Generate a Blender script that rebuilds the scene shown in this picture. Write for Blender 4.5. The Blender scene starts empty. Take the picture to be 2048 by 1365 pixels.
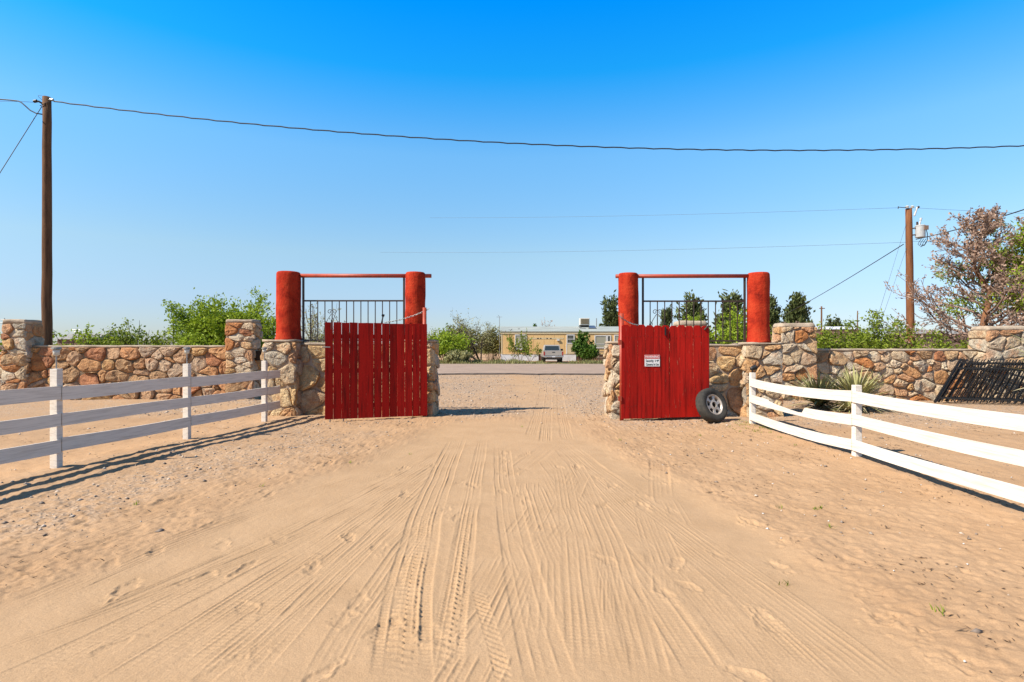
import bpy, bmesh, math, random
import numpy as np
from mathutils import Vector, Matrix

S = bpy.context.scene
COL = S.collection
R = math.radians
rnd = random.Random(7)

# ------------------------------------------------------------------ camera, sky, sun, exposure
F = 1100.0                      # focal length in photo pixels (2048 wide)
HOR = 695.0                     # horizon row
CAMZ = 1.5
cam_d = bpy.data.cameras.new('camera')
cam = bpy.data.objects.new('camera', cam_d)
COL.objects.link(cam)
cam.location = (0, 0, CAMZ)
cam.rotation_euler = (R(90), 0, 0)
cam_d.sensor_width = 36
cam_d.lens = F / 2048 * 36
cam_d.shift_y = (HOR - 682.5) / 2048
cam_d.clip_start = 0.05
cam_d.clip_end = 3000
S.camera = cam

SUN_EL = 44.5
SUN_H = Vector((0.906, 0.424)).normalized()          # ground direction the light travels
world = bpy.data.worlds.new("World")
S.world = world
world.use_nodes = True
wn, wl = world.node_tree.nodes, world.node_tree.links
wn.clear()
sky = wn.new('ShaderNodeTexSky')
sky.sky_type = 'NISHITA'
sky.sun_disc = False
sky.sun_elevation = R(SUN_EL)
sky.sun_rotation = math.atan2(-SUN_H.x, -SUN_H.y) % (2 * math.pi)
sky.altitude = 1200
sky.air_density = 1.0
sky.dust_density = 0.6
sky.ozone_density = 2.0
# deep clear desert blue: the sky model tinted by height above the horizon, alike all the way round
tcw = wn.new('ShaderNodeTexCoord')
sep = wn.new('ShaderNodeSeparateXYZ')
wl.new(tcw.outputs['Generated'], sep.inputs[0])
tint = wn.new('ShaderNodeValToRGB')
tint.color_ramp.interpolation = 'LINEAR'
SKY_TINT = [(0.0, (0.52, 0.54, 0.64)), (0.072, (0.69, 0.71, 0.79)), (0.161, (0.93, 0.99, 0.90)), (0.326, (0.77, 1.33, 1.42)), (0.444, (0.075, 1.255, 1.78)), (0.534, (0.0, 1.19, 2.1)), (0.70, (0.12, 0.62, 0.95)), (1.0, (0.26, 0.46, 0.60))]
te = tint.color_ramp.elements
te[0].position, te[0].color = SKY_TINT[0][0], tuple(x / 3 for x in SKY_TINT[0][1]) + (1,)
te[1].position, te[1].color = SKY_TINT[-1][0], tuple(x / 3 for x in SKY_TINT[-1][1]) + (1,)
for p, c in SKY_TINT[1:-1]:
    e = te.new(p)
    e.color = tuple(x / 3 for x in c) + (1,)
wl.new(sep.outputs[2], tint.inputs[0])
vm = wn.new('ShaderNodeVectorMath'); vm.operation = 'MULTIPLY'
vs_ = wn.new('ShaderNodeVectorMath'); vs_.operation = 'SCALE'; vs_.inputs['Scale'].default_value = 3.0
# towards the sun (behind the camera) the blue pales into the sun's own aureole, as a clear sky does
dot = wn.new('ShaderNodeVectorMath'); dot.operation = 'DOT_PRODUCT'
dot.inputs[1].default_value = (-SUN_H.x * math.cos(R(SUN_EL)), -SUN_H.y * math.cos(R(SUN_EL)), math.sin(R(SUN_EL)))
wl.new(tcw.outputs['Generated'], dot.inputs[0])
aur = wn.new('ShaderNodeMapRange'); aur.interpolation_type = 'SMOOTHSTEP'
aur.inputs[1].default_value = 0.60; aur.inputs[2].default_value = 0.95
wl.new(dot.outputs['Value'], aur.inputs[0])
mixs = wn.new('ShaderNodeMix'); mixs.data_type = 'RGBA'
mixs.inputs[7].default_value = (0.30, 0.30, 0.30, 1)
wl.new(aur.outputs[0], mixs.inputs[0]); wl.new(tint.outputs[0], mixs.inputs[6])
wl.new(sky.outputs[0], vm.inputs[0]); wl.new(mixs.outputs[2], vm.inputs[1]); wl.new(vm.outputs[0], vs_.inputs[0])
bg = wn.new('ShaderNodeBackground')
bg.inputs['Strength'].default_value = 0.1056
wo = wn.new('ShaderNodeOutputWorld')
wl.new(vs_.outputs[0], bg.inputs['Color'])
wl.new(bg.outputs[0], wo.inputs['Surface'])

sun_d = bpy.data.lights.new('sun', 'SUN')
sun_d.energy = 5.0
sun_d.angle = R(0.5)
sun_d.color = (1.0, 0.945, 0.85)
sun = bpy.data.objects.new('sun', sun_d)
COL.objects.link(sun)
ce, se = math.cos(R(SUN_EL)), math.sin(R(SUN_EL))
sun.rotation_euler = Vector((SUN_H.x * ce, SUN_H.y * ce, -se)).to_track_quat('-Z', 'Y').to_euler()
sun.location = (-20, -10, 25)

S.view_settings.view_transform = 'Standard'
S.view_settings.look = 'None'
S.view_settings.gamma = 1
S.view_settings.use_curve_mapping = False
S.view_settings.exposure = 0.75
S.cycles.max_bounces = 6
S.cycles.transparent_max_bounces = 8

# ------------------------------------------------------------------ helpers
def at(px, py, Y):
    return Vector(((px - 1024) * Y / F, Y, CAMZ + (HOR - py) * Y / F))

def ax(px, Y):
    return (px - 1024) * Y / F

def az(py, Y):
    return CAMZ + (HOR - py) * Y / F

class MB:
    """collects vertices and faces of one mesh"""
    def __init__(s):
        s.v, s.f = [], []
    def add(s, vs, fs):
        o = len(s.v)
        s.v += [tuple(v) for v in vs]
        s.f += [tuple(i + o for i in f) for f in fs]
        return s
    def box(s, c, d, M=None):
        x, y, z = d[0] / 2, d[1] / 2, d[2] / 2
        vs = [Vector((sx * x, sy * y, sz * z)) for sz in (-1, 1) for sy in (-1, 1) for sx in (-1, 1)]
        if M is not None:
            vs = [M @ v for v in vs]
        vs = [v + Vector(c) for v in vs]
        return s.add(vs, [(0, 2, 3, 1), (4, 5, 7, 6), (0, 1, 5, 4), (2, 6, 7, 3), (0, 4, 6, 2), (1, 3, 7, 5)])
    def span(s, a, b):
        a, b = Vector(a), Vector(b)
        return s.box((a + b) / 2, (abs(b.x - a.x), abs(b.y - a.y), abs(b.z - a.z)))
    def bar(s, p, q, w, h, up=(0, 0, 1)):
        """box running from p to q, w wide, h tall along up"""
        p, q, up = Vector(p), Vector(q), Vector(up)
        d = (q - p).normalized()
        sd = d.cross(up)
        if sd.length < 1e-5:
            sd = d.cross(Vector((1, 0, 0)))
        sd.normalize()
        u = sd.cross(d).normalized()
        vs = []
        for e in (p, q):
            for a, b in ((-1, -1), (1, -1), (1, 1), (-1, 1)):
                vs.append(e + sd * a * w / 2 + u * b * h / 2)
        return s.add(vs, [(0, 1, 2, 3), (7, 6, 5, 4), (0, 4, 5, 1), (1, 5, 6, 2), (2, 6, 7, 3), (3, 7, 4, 0)])
    def tube(s, pts, rad, n=8, cap=True):
        pts = [Vector(p) for p in pts]
        m = len(pts)
        if not hasattr(rad, '__len__'):
            rad = [rad] * m
        vs, fs = [], []
        a = None
        for i, p in enumerate(pts):
            d = (pts[min(i + 1, m - 1)] - pts[max(i - 1, 0)])
            if d.length < 1e-9:
                d = Vector((0, 0, 1))
            d.normalize()
            if a is None:
                a = d.orthogonal().normalized()
            else:
                a = a - d * a.dot(d)
                a = a.normalized() if a.length > 1e-6 else d.orthogonal().normalized()
            b = d.cross(a)
            for k in range(n):
                t = 2 * math.pi * k / n
                vs.append(p + (a * math.cos(t) + b * math.sin(t)) * rad[i])
        for i in range(m - 1):
            for k in range(n):
                k2 = (k + 1) % n
                fs.append((i * n + k, i * n + k2, (i + 1) * n + k2, (i + 1) * n + k))
        if cap:
            fs.append(tuple(range(n - 1, -1, -1)))
            fs.append(tuple((m - 1) * n + k for k in range(n)))
        return s.add(vs, fs)
    def prism(s, poly, o, u, v, w):
        """poly (a,b) in the plane o+u*a+v*b, extruded by vector w"""
        o, u, v, w = Vector(o), Vector(u), Vector(v), Vector(w)
        n = len(poly)
        A = [o + u * a + v * b for a, b in poly]
        fs = [tuple(range(n - 1, -1, -1)), tuple(range(n, 2 * n))]
        fs += [(i, (i + 1) % n, n + (i + 1) % n, n + i) for i in range(n)]
        return s.add(A + [p + w for p in A], fs)
    def lathe(s, prof, n=24, M=None):
        """profile of (radius, z) turned about z"""
        vs, fs = [], []
        for r, z in prof:
            for k in range(n):
                t = 2 * math.pi * k / n
                p = Vector((r * math.cos(t), r * math.sin(t), z))
                vs.append(M @ p if M is not None else p)
        for i in range(len(prof) - 1):
            for k in range(n):
                k2 = (k + 1) % n
                fs.append((i * n + k, i * n + k2, (i + 1) * n + k2, (i + 1) * n + k))
        fs.append(tuple(range(n - 1, -1, -1)))
        fs.append(tuple((len(prof) - 1) * n + k for k in range(n)))
        return s.add(vs, fs)
    def mesh(s, name, m, smooth=False):
        me = bpy.data.meshes.new(name)
        me.from_pydata(s.v, [], s.f)
        me.update()
        if m is not None:
            me.materials.append(m)
        if smooth:
            me.polygons.foreach_set('use_smooth', [True] * len(me.polygons))
        return me
    def build(s, name, m, parent=None, smooth=False, bevel=0.0):
        """world coordinates in; relative to the root thing when parented"""
        if parent is not None:
            L = root_loc(parent)
            s.v = [(x - L.x, y - L.y, z - L.z) for x, y, z in s.v]
        me = s.mesh(name, m, smooth)
        o = bpy.data.objects.new(name, me)
        COL.objects.link(o)
        if parent is not None:
            o.parent = parent
        if bevel > 0:
            b = o.modifiers.new('bevel', 'BEVEL')
            b.width = bevel
            b.segments = 2
            b.limit_method = 'ANGLE'
        return o

def root_loc(o):
    while o.parent:
        o = o.parent
    return o.location

def tag(o, label=None, cat=None, group=None, kind=None):
    if label: o['label'] = label
    if cat: o['category'] = cat
    if group: o['group'] = group
    if kind: o['kind'] = kind
    return o

def thing(name, label, cat, loc, group=None):
    o = bpy.data.objects.new(name, None)
    COL.objects.link(o)
    o.location = loc
    o.empty_display_size = 0.2
    return tag(o, label, cat, group, 'thing')

def link(name, mesh, parent, loc, rot=(0, 0, 0), scale=(1, 1, 1)):
    """a part that shares mesh data; loc in world"""
    o = bpy.data.objects.new(name, mesh)
    COL.objects.link(o)
    o.parent = parent
    o.location = Vector(loc) - root_loc(parent)
    o.rotation_euler = rot
    o.scale = scale
    return o

def copy_tree(o, parent=None):
    c = o.copy()
    COL.objects.link(c)
    if parent is not None:
        c.parent = parent
    for ch in list(o.children):
        copy_tree(ch, c)
    return c

def np_mesh(name, V, Fq, m, smooth=False):
    """numpy verts (n,3), faces (m,k)"""
    me = bpy.data.meshes.new(name)
    n, k = Fq.shape
    me.vertices.add(len(V))
    me.vertices.foreach_set('co', np.ascontiguousarray(V, dtype=np.float32).ravel())
    me.loops.add(n * k)
    me.loops.foreach_set('vertex_index', np.ascontiguousarray(Fq, dtype=np.int32).ravel())
    me.polygons.add(n)
    me.polygons.foreach_set('loop_start', np.arange(0, n * k, k, dtype=np.int32))
    me.polygons.foreach_set('loop_total', np.full(n, k, dtype=np.int32))
    if smooth:
        me.polygons.foreach_set('use_smooth', np.ones(n, dtype=bool))
    me.update(calc_edges=True)
    if m is not None:
        me.materials.append(m)
    return me

def np_obj(name, V, Fq, m, parent=None, smooth=False):
    if parent is not None:
        L = root_loc(parent)
        V = V - np.array([L.x, L.y, L.z])
    o = bpy.data.objects.new(name, np_mesh(name, V, Fq, m, smooth))
    COL.objects.link(o)
    if parent is not None:
        o.parent = parent
    return o

# ------------------------------------------------------------------ materials
K = 0.81
def sc3(c):
    return tuple(x * K for x in c)

def new_mat(name):
    m = bpy.data.materials.new(name)
    m.use_nodes = True
    nt = m.node_tree
    return m, nt, nt.nodes, nt.links, nt.nodes['Principled BSDF']

def ramp(nd, stops, interp='LINEAR'):
    r = nd.new('ShaderNodeValToRGB')
    r.color_ramp.interpolation = interp
    el = r.color_ramp.elements
    while len(el) > 1:
        el.remove(el[-1])
    el[0].position = stops[0][0]
    el[0].color = tuple(stops[0][1]) + (1,)
    for p, c in stops[1:]:
        e = el.new(p)
        e.color = tuple(c) + (1,)
    return r

def noise(nd, lk, vec, scale, detail=4, rough=0.6, dist=0.0):
    n = nd.new('ShaderNodeTexNoise')
    n.inputs['Scale'].default_value = scale
    n.inputs['Detail'].default_value = detail
    n.inputs['Roughness'].default_value = rough
    n.inputs['Distortion'].default_value = dist
    if vec is not None:
        lk.new(vec, n.inputs['Vector'])
    return n

def coords(nd, lk, kind='Object', scale=(1, 1, 1)):
    tc = nd.new('ShaderNodeTexCoord')
    mp = nd.new('ShaderNodeMapping')
    mp.inputs['Scale'].default_value = scale
    lk.new(tc.outputs[kind], mp.inputs['Vector'])
    return mp.outputs['Vector']

def world_coords(nd, lk, scale=(1, 1, 1)):
    g = nd.new('ShaderNodeNewGeometry')
    mp = nd.new('ShaderNodeMapping')
    mp.inputs['Scale'].default_value = scale
    lk.new(g.outputs['Position'], mp.inputs['Vector'])
    return mp.outputs['Vector']

def mixc(nd, lk, fac, a, b, blend='MIX'):
    m = nd.new('ShaderNodeMix')
    m.data_type = 'RGBA'
    m.blend_type = blend
    for sock, val in ((m.inputs[0], fac), (m.inputs[6], a), (m.inputs[7], b)):
        if hasattr(val, 'is_output') or isinstance(val, bpy.types.NodeSocket):
            lk.new(val, sock)
        elif isinstance(val, (int, float)):
            sock.default_value = val
        else:
            sock.default_value = tuple(val) + (1,)
    return m.outputs[2]

def bump(nd, lk, bs, height, strength=0.3, dist=0.02):
    b = nd.new('ShaderNodeBump')
    b.inputs['Strength'].default_value = strength
    b.inputs['Distance'].default_value = dist
    lk.new(height, b.inputs['Height'])
    lk.new(b.outputs['Normal'], bs.inputs['Normal'])
    return b

def mat(name, c1, c2=None, scale=8, rough=0.8, metal=0.0, stretch=(1, 1, 1), bstr=0.15, bdist=0.01, lo=0.35, hi=0.65, bscale=None):
    """a surface that wanders between two colours"""
    m, nt, nd, lk, bs = new_mat(name)
    bs.inputs['Roughness'].default_value = rough
    bs.inputs['Metallic'].default_value = metal
    bs.inputs['Specular IOR Level'].default_value = 0.12 if rough > 0.6 else 0.4
    vec = world_coords(nd, lk, stretch)
    n = noise(nd, lk, vec, scale, 6, 0.65)
    r = ramp(nd, [(lo, sc3(c1)), (hi, sc3(c2 or tuple(x * 0.75 for x in c1)))])
    lk.new(n.outputs[0], r.inputs[0])
    lk.new(r.outputs[0], bs.inputs['Base Color'])
    if bstr > 0:
        n2 = noise(nd, lk, vec, bscale or scale * 3, 5, 0.6)
        bump(nd, lk, bs, n2.outputs[0], bstr, bdist)
    return m

def mat_stone(name, cols, seed=0.0):
    m, nt, nd, lk, bs = new_mat(name)
    bs.inputs['Roughness'].default_value = 0.9
    oi = nd.new('ShaderNodeObjectInfo')
    r = ramp(nd, [(i / len(cols), sc3(c)) for i, c in enumerate(cols)], 'CONSTANT')
    lk.new(oi.outputs['Random'], r.inputs[0])
    vec = world_coords(nd, lk)
    n1 = noise(nd, lk, vec, 7, 5, 0.65)
    r1 = ramp(nd, [(0.3, (0.55, 0.43, 0.34)), (0.5, (1, 1, 1)), (0.72, (1.3, 1.2, 1.05))])
    lk.new(n1.outputs[0], r1.inputs[0])
    c = mixc(nd, lk, 1.0, r.outputs[0], r1.outputs[0], 'MULTIPLY')
    n2 = noise(nd, lk, vec, 3.3, 3, 0.5)
    r2 = ramp(nd, [(0.52, (0, 0, 0)), (0.7, (1, 1, 1))])
    lk.new(n2.outputs[0], r2.inputs[0])
    ml = nd.new('ShaderNodeMath'); ml.operation = 'MULTIPLY'; ml.inputs[1].default_value = 0.55
    lk.new(r2.outputs[0], ml.inputs[0])
    c = mixc(nd, lk, ml.outputs[0], c, (0.42, 0.17, 0.06))
    n4 = noise(nd, lk, vec, 45, 3, 0.6)
    r4 = ramp(nd, [(0.35, (0.7, 0.7, 0.7)), (0.6, (1.1, 1.1, 1.1))])
    lk.new(n4.outputs[0], r4.inputs[0])
    c = mixc(nd, lk, 1.0, c, r4.outputs[0], 'MULTIPLY')
    lk.new(c, bs.inputs['Base Color'])
    n3 = noise(nd, lk, vec, 22, 6, 0.7)
    bump(nd, lk, bs, n3.outputs[0], 0.85, 0.06)
    return m

def mat_leaf(name, c1, c2, trans=0.35):
    m, nt, nd, lk, bs = new_mat(name)
    g = nd.new('ShaderNodeNewGeometry')
    r = ramp(nd, [(0.0, sc3(c1)), (1.0, sc3(c2))])
    lk.new(g.outputs['Random Per Island'], r.inputs[0])
    bs.inputs['Roughness'].default_value = 0.6
    bs.inputs['Specular IOR Level'].default_value = 0.2
    lk.new(r.outputs[0], bs.inputs['Base Color'])
    tr = nd.new('ShaderNodeBsdfTranslucent')
    lk.new(r.outputs[0], tr.inputs['Color'])
    mx = nd.new('ShaderNodeMixShader')
    mx.inputs[0].default_value = trans
    lk.new(bs.outputs[0], mx.inputs[1])
    lk.new(tr.outputs[0], mx.inputs[2])
    lk.new(mx.outputs[0], nd['Material Output'].inputs['Surface'])
    return m

def mat_plain(name, c, rough=0.6, metal=0.0):
    m, nt, nd, lk, bs = new_mat(name)
    bs.inputs['Base Color'].default_value = sc3(c) + (1,)
    bs.inputs['Roughness'].default_value = rough
    bs.inputs['Metallic'].default_value = metal
    return m

def mat_paint_wood(name, paint, worn, wood, amount=0.62):
    """brushed paint on boards: long vertical streaks, chips to the wood"""
    m, nt, nd, lk, bs = new_mat(name)
    bs.inputs['Roughness'].default_value = 0.65
    bs.inputs['Specular IOR Level'].default_value = 0.08
    oi = nd.new('ShaderNodeObjectInfo')
    vec = world_coords(nd, lk, (14, 14, 0.9))
    n1 = noise(nd, lk, vec, 1.2, 6, 0.65)
    r1 = ramp(nd, [(0.34, sc3(worn)), (0.52, sc3(paint))])
    lk.new(n1.outputs[0], r1.inputs[0])
    vec2 = world_coords(nd, lk, (30, 30, 2.2))
    n2 = noise(nd, lk, vec2, 2.0, 5, 0.7)
    r2 = ramp(nd, [(amount, (0, 0, 0)), (amount + 0.05, (1, 1, 1))])
    lk.new(n2.outputs[0], r2.inputs[0])
    c = mixc(nd, lk, r2.outputs[0], r1.outputs[0], wood)
    mr = nd.new('ShaderNodeMapRange')
    mr.inputs[3].default_value = 0.72
    mr.inputs[4].default_value = 1.14
    lk.new(oi.outputs['Random'], mr.inputs[0])
    cc = nd.new('ShaderNodeCombineColor')
    for i in range(3):
        lk.new(mr.outputs[0], cc.inputs[i])
    c = mixc(nd, lk, 1.0, c, cc.outputs[0], 'MULTIPLY')
    lk.new(c, bs.inputs['Base Color'])
    bump(nd, lk, bs, n2.outputs[0], 0.25, 0.01)
    return m

M = {}
M['white'] = mat('white_paint', (0.86, 0.76, 0.64), (0.54, 0.455, 0.36), 3.0, 0.7, stretch=(4, 0.7, 18), bstr=0.3, bdist=0.004, lo=0.46, hi=0.80)
M['red_gate'] = mat_paint_wood('red_gate_paint', (0.43, 0.013, 0.008), (0.20, 0.009, 0.006), (0.34, 0.15, 0.09), 0.655)
def mat_stucco():
    m, nt, nd, lk, bs = new_mat('red_stucco')
    bs.inputs['Roughness'].default_value = 0.95
    bs.inputs['Specular IOR Level'].default_value = 0.08
    vec = world_coords(nd, lk)
    n1 = noise(nd, lk, vec, 3.2, 6, 0.65, 0.4)
    r1 = ramp(nd, [(0.30, (0.18, 0.014, 0.008)), (0.47, (0.36, 0.028, 0.011)), (0.66, (0.44, 0.050, 0.019))])
    lk.new(n1.outputs[0], r1.inputs[0])
    n2 = noise(nd, lk, world_coords(nd, lk, (9, 9, 1.1)), 1.0, 5, 0.7)
    r2 = ramp(nd, [(0.30, (0.62, 0.58, 0.58)), (0.52, (1, 1, 1))])
    lk.new(n2.outputs[0], r2.inputs[0])
    c = mixc(nd, lk, 1.0, r1.outputs[0], r2.outputs[0], 'MULTIPLY')
    n3 = noise(nd, lk, vec, 21, 5, 0.7)
    r3 = ramp(nd, [(0.66, (0, 0, 0)), (0.72, (1, 1, 1))])
    lk.new(n3.outputs[0], r3.inputs[0])
    m3 = nd.new('ShaderNodeMath'); m3.operation = 'MULTIPLY'; m3.inputs[1].default_value = 0.5
    lk.new(r3.outputs[0], m3.inputs[0])
    c = mixc(nd, lk, m3.outputs[0], c, (0.40, 0.14, 0.08))
    lk.new(c, bs.inputs['Base Color'])
    n4 = noise(nd, lk, vec, 16, 6, 0.7)
    bump(nd, lk, bs, n4.outputs[0], 0.7, 0.03)
    return m
M['stucco'] = mat_stucco()
M['red_pipe'] = mat('red_pipe_paint', (0.46, 0.060, 0.022), (0.30, 0.05, 0.025), 9, 0.5)
M['iron'] = mat('dark_iron', (0.035, 0.024, 0.018), (0.06, 0.03, 0.018), 12, 0.6, bstr=0.1)
M['black_iron'] = mat('black_iron', (0.007, 0.007, 0.008), (0.013, 0.012, 0.012), 12, 0.45, bstr=0.05)
M['galv'] = mat('galvanised_steel', (0.45, 0.44, 0.42), (0.30, 0.29, 0.27), 14, 0.45, 0.6, bstr=0.1)
M['mortar'] = mat('mortar', (0.30, 0.215, 0.14), (0.20, 0.135, 0.085), 6, 0.95, bstr=0.6, bdist=0.02, bscale=40)
M['mortar_light'] = mat('pale_mortar', (0.46, 0.34, 0.24), (0.34, 0.24, 0.16), 6, 0.95, bstr=0.6, bdist=0.02, bscale=40)
M['cap'] = mat('mortar_cap', (0.52, 0.41, 0.30), (0.34, 0.26, 0.185), 5, 0.95, bstr=0.5, bdist=0.02, bscale=30)
M['stone_rust'] = mat_stone('rust_stone', [(0.56, 0.27, 0.115), (0.58, 0.35, 0.19), (0.48, 0.20, 0.09), (0.56, 0.39, 0.25), (0.60, 0.31, 0.13), (0.46, 0.27, 0.13), (0.52, 0.21, 0.065), (0.60, 0.36, 0.15)])
M['stone_tan'] = mat_stone('tan_stone', [(0.64, 0.49, 0.32), (0.60, 0.44, 0.27), (0.70, 0.57, 0.40), (0.56, 0.31, 0.16), (0.60, 0.50, 0.37), (0.62, 0.40, 0.21), (0.50, 0.42, 0.31), (0.66, 0.52, 0.36)])
M['stone_big'] = mat_stone('boulder_stone', [(0.66, 0.43, 0.20), (0.68, 0.49, 0.27), (0.60, 0.35, 0.16), (0.62, 0.47, 0.29)])
M['pole'] = mat('pole_wood', (0.21, 0.105, 0.05), (0.105, 0.052, 0.028), 2.5, 0.85, stretch=(6, 6, 0.6), bstr=0.6, bdist=0.02, bscale=14)
M['pole_red'] = mat('red_pole_wood', (0.28, 0.115, 0.048), (0.16, 0.06, 0.027), 2.5, 0.85, stretch=(6, 6, 0.6), bstr=0.5, bdist=0.02, bscale=14)
M['wood_dark'] = mat('dark_wood', (0.055, 0.034, 0.022), (0.032, 0.02, 0.014), 4, 0.8, stretch=(1, 6, 6))
M['wood_grey'] = mat('grey_wood', (0.34, 0.25, 0.17), (0.22, 0.155, 0.10), 4, 0.85, stretch=(6, 6, 0.6))
M['cable'] = mat_plain('cable_rubber', (0.02, 0.018, 0.018), 0.6)
M['wire'] = mat_plain('thin_wire', (0.10, 0.12, 0.15), 0.5)
M['asphalt'] = mat('asphalt', (0.40, 0.285, 0.21), (0.33, 0.235, 0.175), 0.6, 0.95, bstr=0.4, bdist=0.02, bscale=60)
M['asphalt_edge'] = mat('asphalt_edge', (0.055, 0.045, 0.042), (0.085, 0.07, 0.06), 4, 0.95)
M['bark'] = mat('bark', (0.085, 0.06, 0.042), (0.05, 0.036, 0.027), 9, 0.9, bstr=0.5)
M['bark_grey'] = mat('grey_bark', (0.20, 0.145, 0.115), (0.13, 0.09, 0.075), 9, 0.9, bstr=0.4)
M['bark_pink'] = mat('pinkish_bark', (0.36, 0.24, 0.185), (0.22, 0.135, 0.10), 3, 0.9, bstr=0.3)
M['bark_orange'] = mat('orange_bark', (0.30, 0.135, 0.06), (0.16, 0.085, 0.055), 3, 0.9, bstr=0.4)
M['leaf_bright'] = mat_leaf('bright_leaf', (0.19, 0.28, 0.012), (0.42, 0.52, 0.04))
M['leaf_mid'] = mat_leaf('mid_leaf', (0.14, 0.20, 0.012), (0.33, 0.39, 0.04))
M['leaf_olive'] = mat_leaf('olive_leaf', (0.13, 0.135, 0.035), (0.28, 0.26, 0.08))
M['leaf_pale'] = mat_leaf('pale_leaf', (0.3, 0.28, 0.1), (0.48, 0.44, 0.22))
M['leaf_dark'] = mat_leaf('dark_needle', (0.045, 0.065, 0.020), (0.15, 0.175, 0.055), 0.15)
M['leaf_deep'] = mat_leaf('deep_green_leaf', (0.045, 0.10, 0.010), (0.12, 0.21, 0.022), 0.3)
M['leaf_brown'] = mat_leaf('dead_leaf', (0.34, 0.21, 0.14), (0.62, 0.43, 0.32), 0.3)
M['yucca'] = mat_leaf('yucca_leaf', (0.24, 0.23, 0.07), (0.50, 0.45, 0.19), 0.15)
M['yucca_dry'] = mat_leaf('dry_yucca_leaf', (0.4, 0.33, 0.18), (0.55, 0.46, 0.27), 0.15)
M['weed'] = mat_leaf('weed_blade', (0.14, 0.16, 0.03), (0.40, 0.36, 0.16), 0.3)
M['twig'] = mat('dry_twig', (0.10, 0.06, 0.035), (0.24, 0.16, 0.10), 5, 0.9, bstr=0)
M['pebble'] = mat_leaf('pebble', (0.16, 0.12, 0.095), (0.60, 0.48, 0.37), 0.0)
M['siding'] = mat('tan_siding', (0.82, 0.53, 0.235), (0.72, 0.45, 0.19), 0.5, 0.75, stretch=(1, 1, 0.4), bstr=0.0)
M['trim_cream'] = mat('cream_trim', (0.68, 0.55, 0.34), (0.60, 0.47, 0.28), 2, 0.7, bstr=0.0)
M['trim_white'] = mat('white_trim', (0.74, 0.71, 0.66), (0.66, 0.62, 0.56), 2, 0.6, bstr=0.0)
M['skirt'] = mat('white_skirting', (0.74, 0.75, 0.76), (0.58, 0.57, 0.56), 1.6, 0.7, bstr=0.0)
M['roof'] = mat('grey_green_roof', (0.40, 0.42, 0.38), (0.31, 0.33, 0.30), 1.2, 0.7, stretch=(0.4, 1, 1), bstr=0.0)
M['glass'] = mat_plain('window_glass', (0.10, 0.10, 0.085), 0.08)
M['blind'] = mat_plain('window_blind', (0.36, 0.33, 0.23), 0.5)
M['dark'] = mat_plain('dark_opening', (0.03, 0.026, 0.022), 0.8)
M['brown'] = mat('brown_panel', (0.14, 0.072, 0.045), (0.20, 0.10, 0.06), 2, 0.8)
M['cooler'] = mat_plain('cooler_casing', (0.66, 0.62, 0.53), 0.6)
M['cooler_pad'] = mat_plain('cooler_pad', (0.27, 0.215, 0.13), 0.9)
M['truck'] = mat('truck_paint', (0.50, 0.44, 0.37), (0.45, 0.39, 0.33), 1.0, 0.35, 0.3, bstr=0)
M['truck_dark'] = mat_plain('truck_trim', (0.025, 0.024, 0.024), 0.5)
M['truck_glass'] = mat_plain('truck_glass', (0.035, 0.04, 0.038), 0.08)
M['chrome'] = mat_plain('bumper_steel', (0.55, 0.53, 0.50), 0.35, 0.7)
M['tail_red'] = mat_plain('tail_lamp', (0.35, 0.02, 0.015), 0.3)
M['rubber'] = mat('tyre_rubber', (0.035, 0.035, 0.033), (0.075, 0.066, 0.054), 7, 0.85, bstr=0.2)
M['alloy'] = mat('alloy_rim', (0.56, 0.49, 0.42), (0.42, 0.36, 0.30), 10, 0.45, 0.35, bstr=0.05)
M['sign_white'] = mat_plain('sign_white', (0.80, 0.79, 0.76), 0.4)
M['sign_red'] = mat_plain('sign_red', (0.62, 0.03, 0.02), 0.4)
M['sign_ink'] = mat_plain('sign_ink', (0.02, 0.06, 0.06), 0.5)
M['lamp_body'] = mat_plain('solar_lamp_body', (0.30, 0.25, 0.19), 0.4, 0.4)
M['lamp_glass'] = mat_plain('solar_lamp_lens', (0.62, 0.60, 0.52), 0.2)
M['transformer'] = mat('transformer_paint', (0.50, 0.50, 0.48), (0.42, 0.41, 0.39), 5, 0.5, bstr=0)
M['porcelain'] = mat_plain('porcelain', (0.60, 0.58, 0.55), 0.3)
M['far_white'] = mat_plain('far_white_metal', (0.68, 0.68, 0.67), 0.6)
M['far_roof'] = mat_plain('far_grey_roof', (0.30, 0.275, 0.24), 0.8)
M['far_wall'] = mat_plain('far_brown_wall', (0.25, 0.15, 0.10), 0.9)
M['litter'] = mat_plain('pale_litter', (0.70, 0.67, 0.62), 0.7)

# ------------------------------------------------------------------ ground
def hash2(ix, iy, seed):
    h = (ix.astype(np.int64) * 374761393 + iy.astype(np.int64) * 668265263 + seed * 1442695041) & 0xFFFFFFFF
    h = ((h ^ (h >> 13)) * 1274126177) & 0xFFFFFFFF
    h = (h ^ (h >> 16)) & 0xFFFF
    return h.astype(np.float32) / 65535.0

def vnoise(x, y, s, seed=1):
    x = x / s; y = y / s
    ix = np.floor(x); iy = np.floor(y)
    fx = (x - ix).astype(np.float32); fy = (y - iy).astype(np.float32)
    fx = fx * fx * fx * (fx * (fx * 6 - 15) + 10); fy = fy * fy * fy * (fy * (fy * 6 - 15) + 10)
    a = hash2(ix, iy, seed); b = hash2(ix + 1, iy, seed)
    c = hash2(ix, iy + 1, seed); d = hash2(ix + 1, iy + 1, seed)
    return (a + (b - a) * fx) * (1 - fy) + (c + (d - c) * fx) * fy - 0.5

def sstep(a, b, x):
    t = np.clip((x - a) / (b - a), 0, 1)
    return t * t * (3 - 2 * t)

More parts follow.
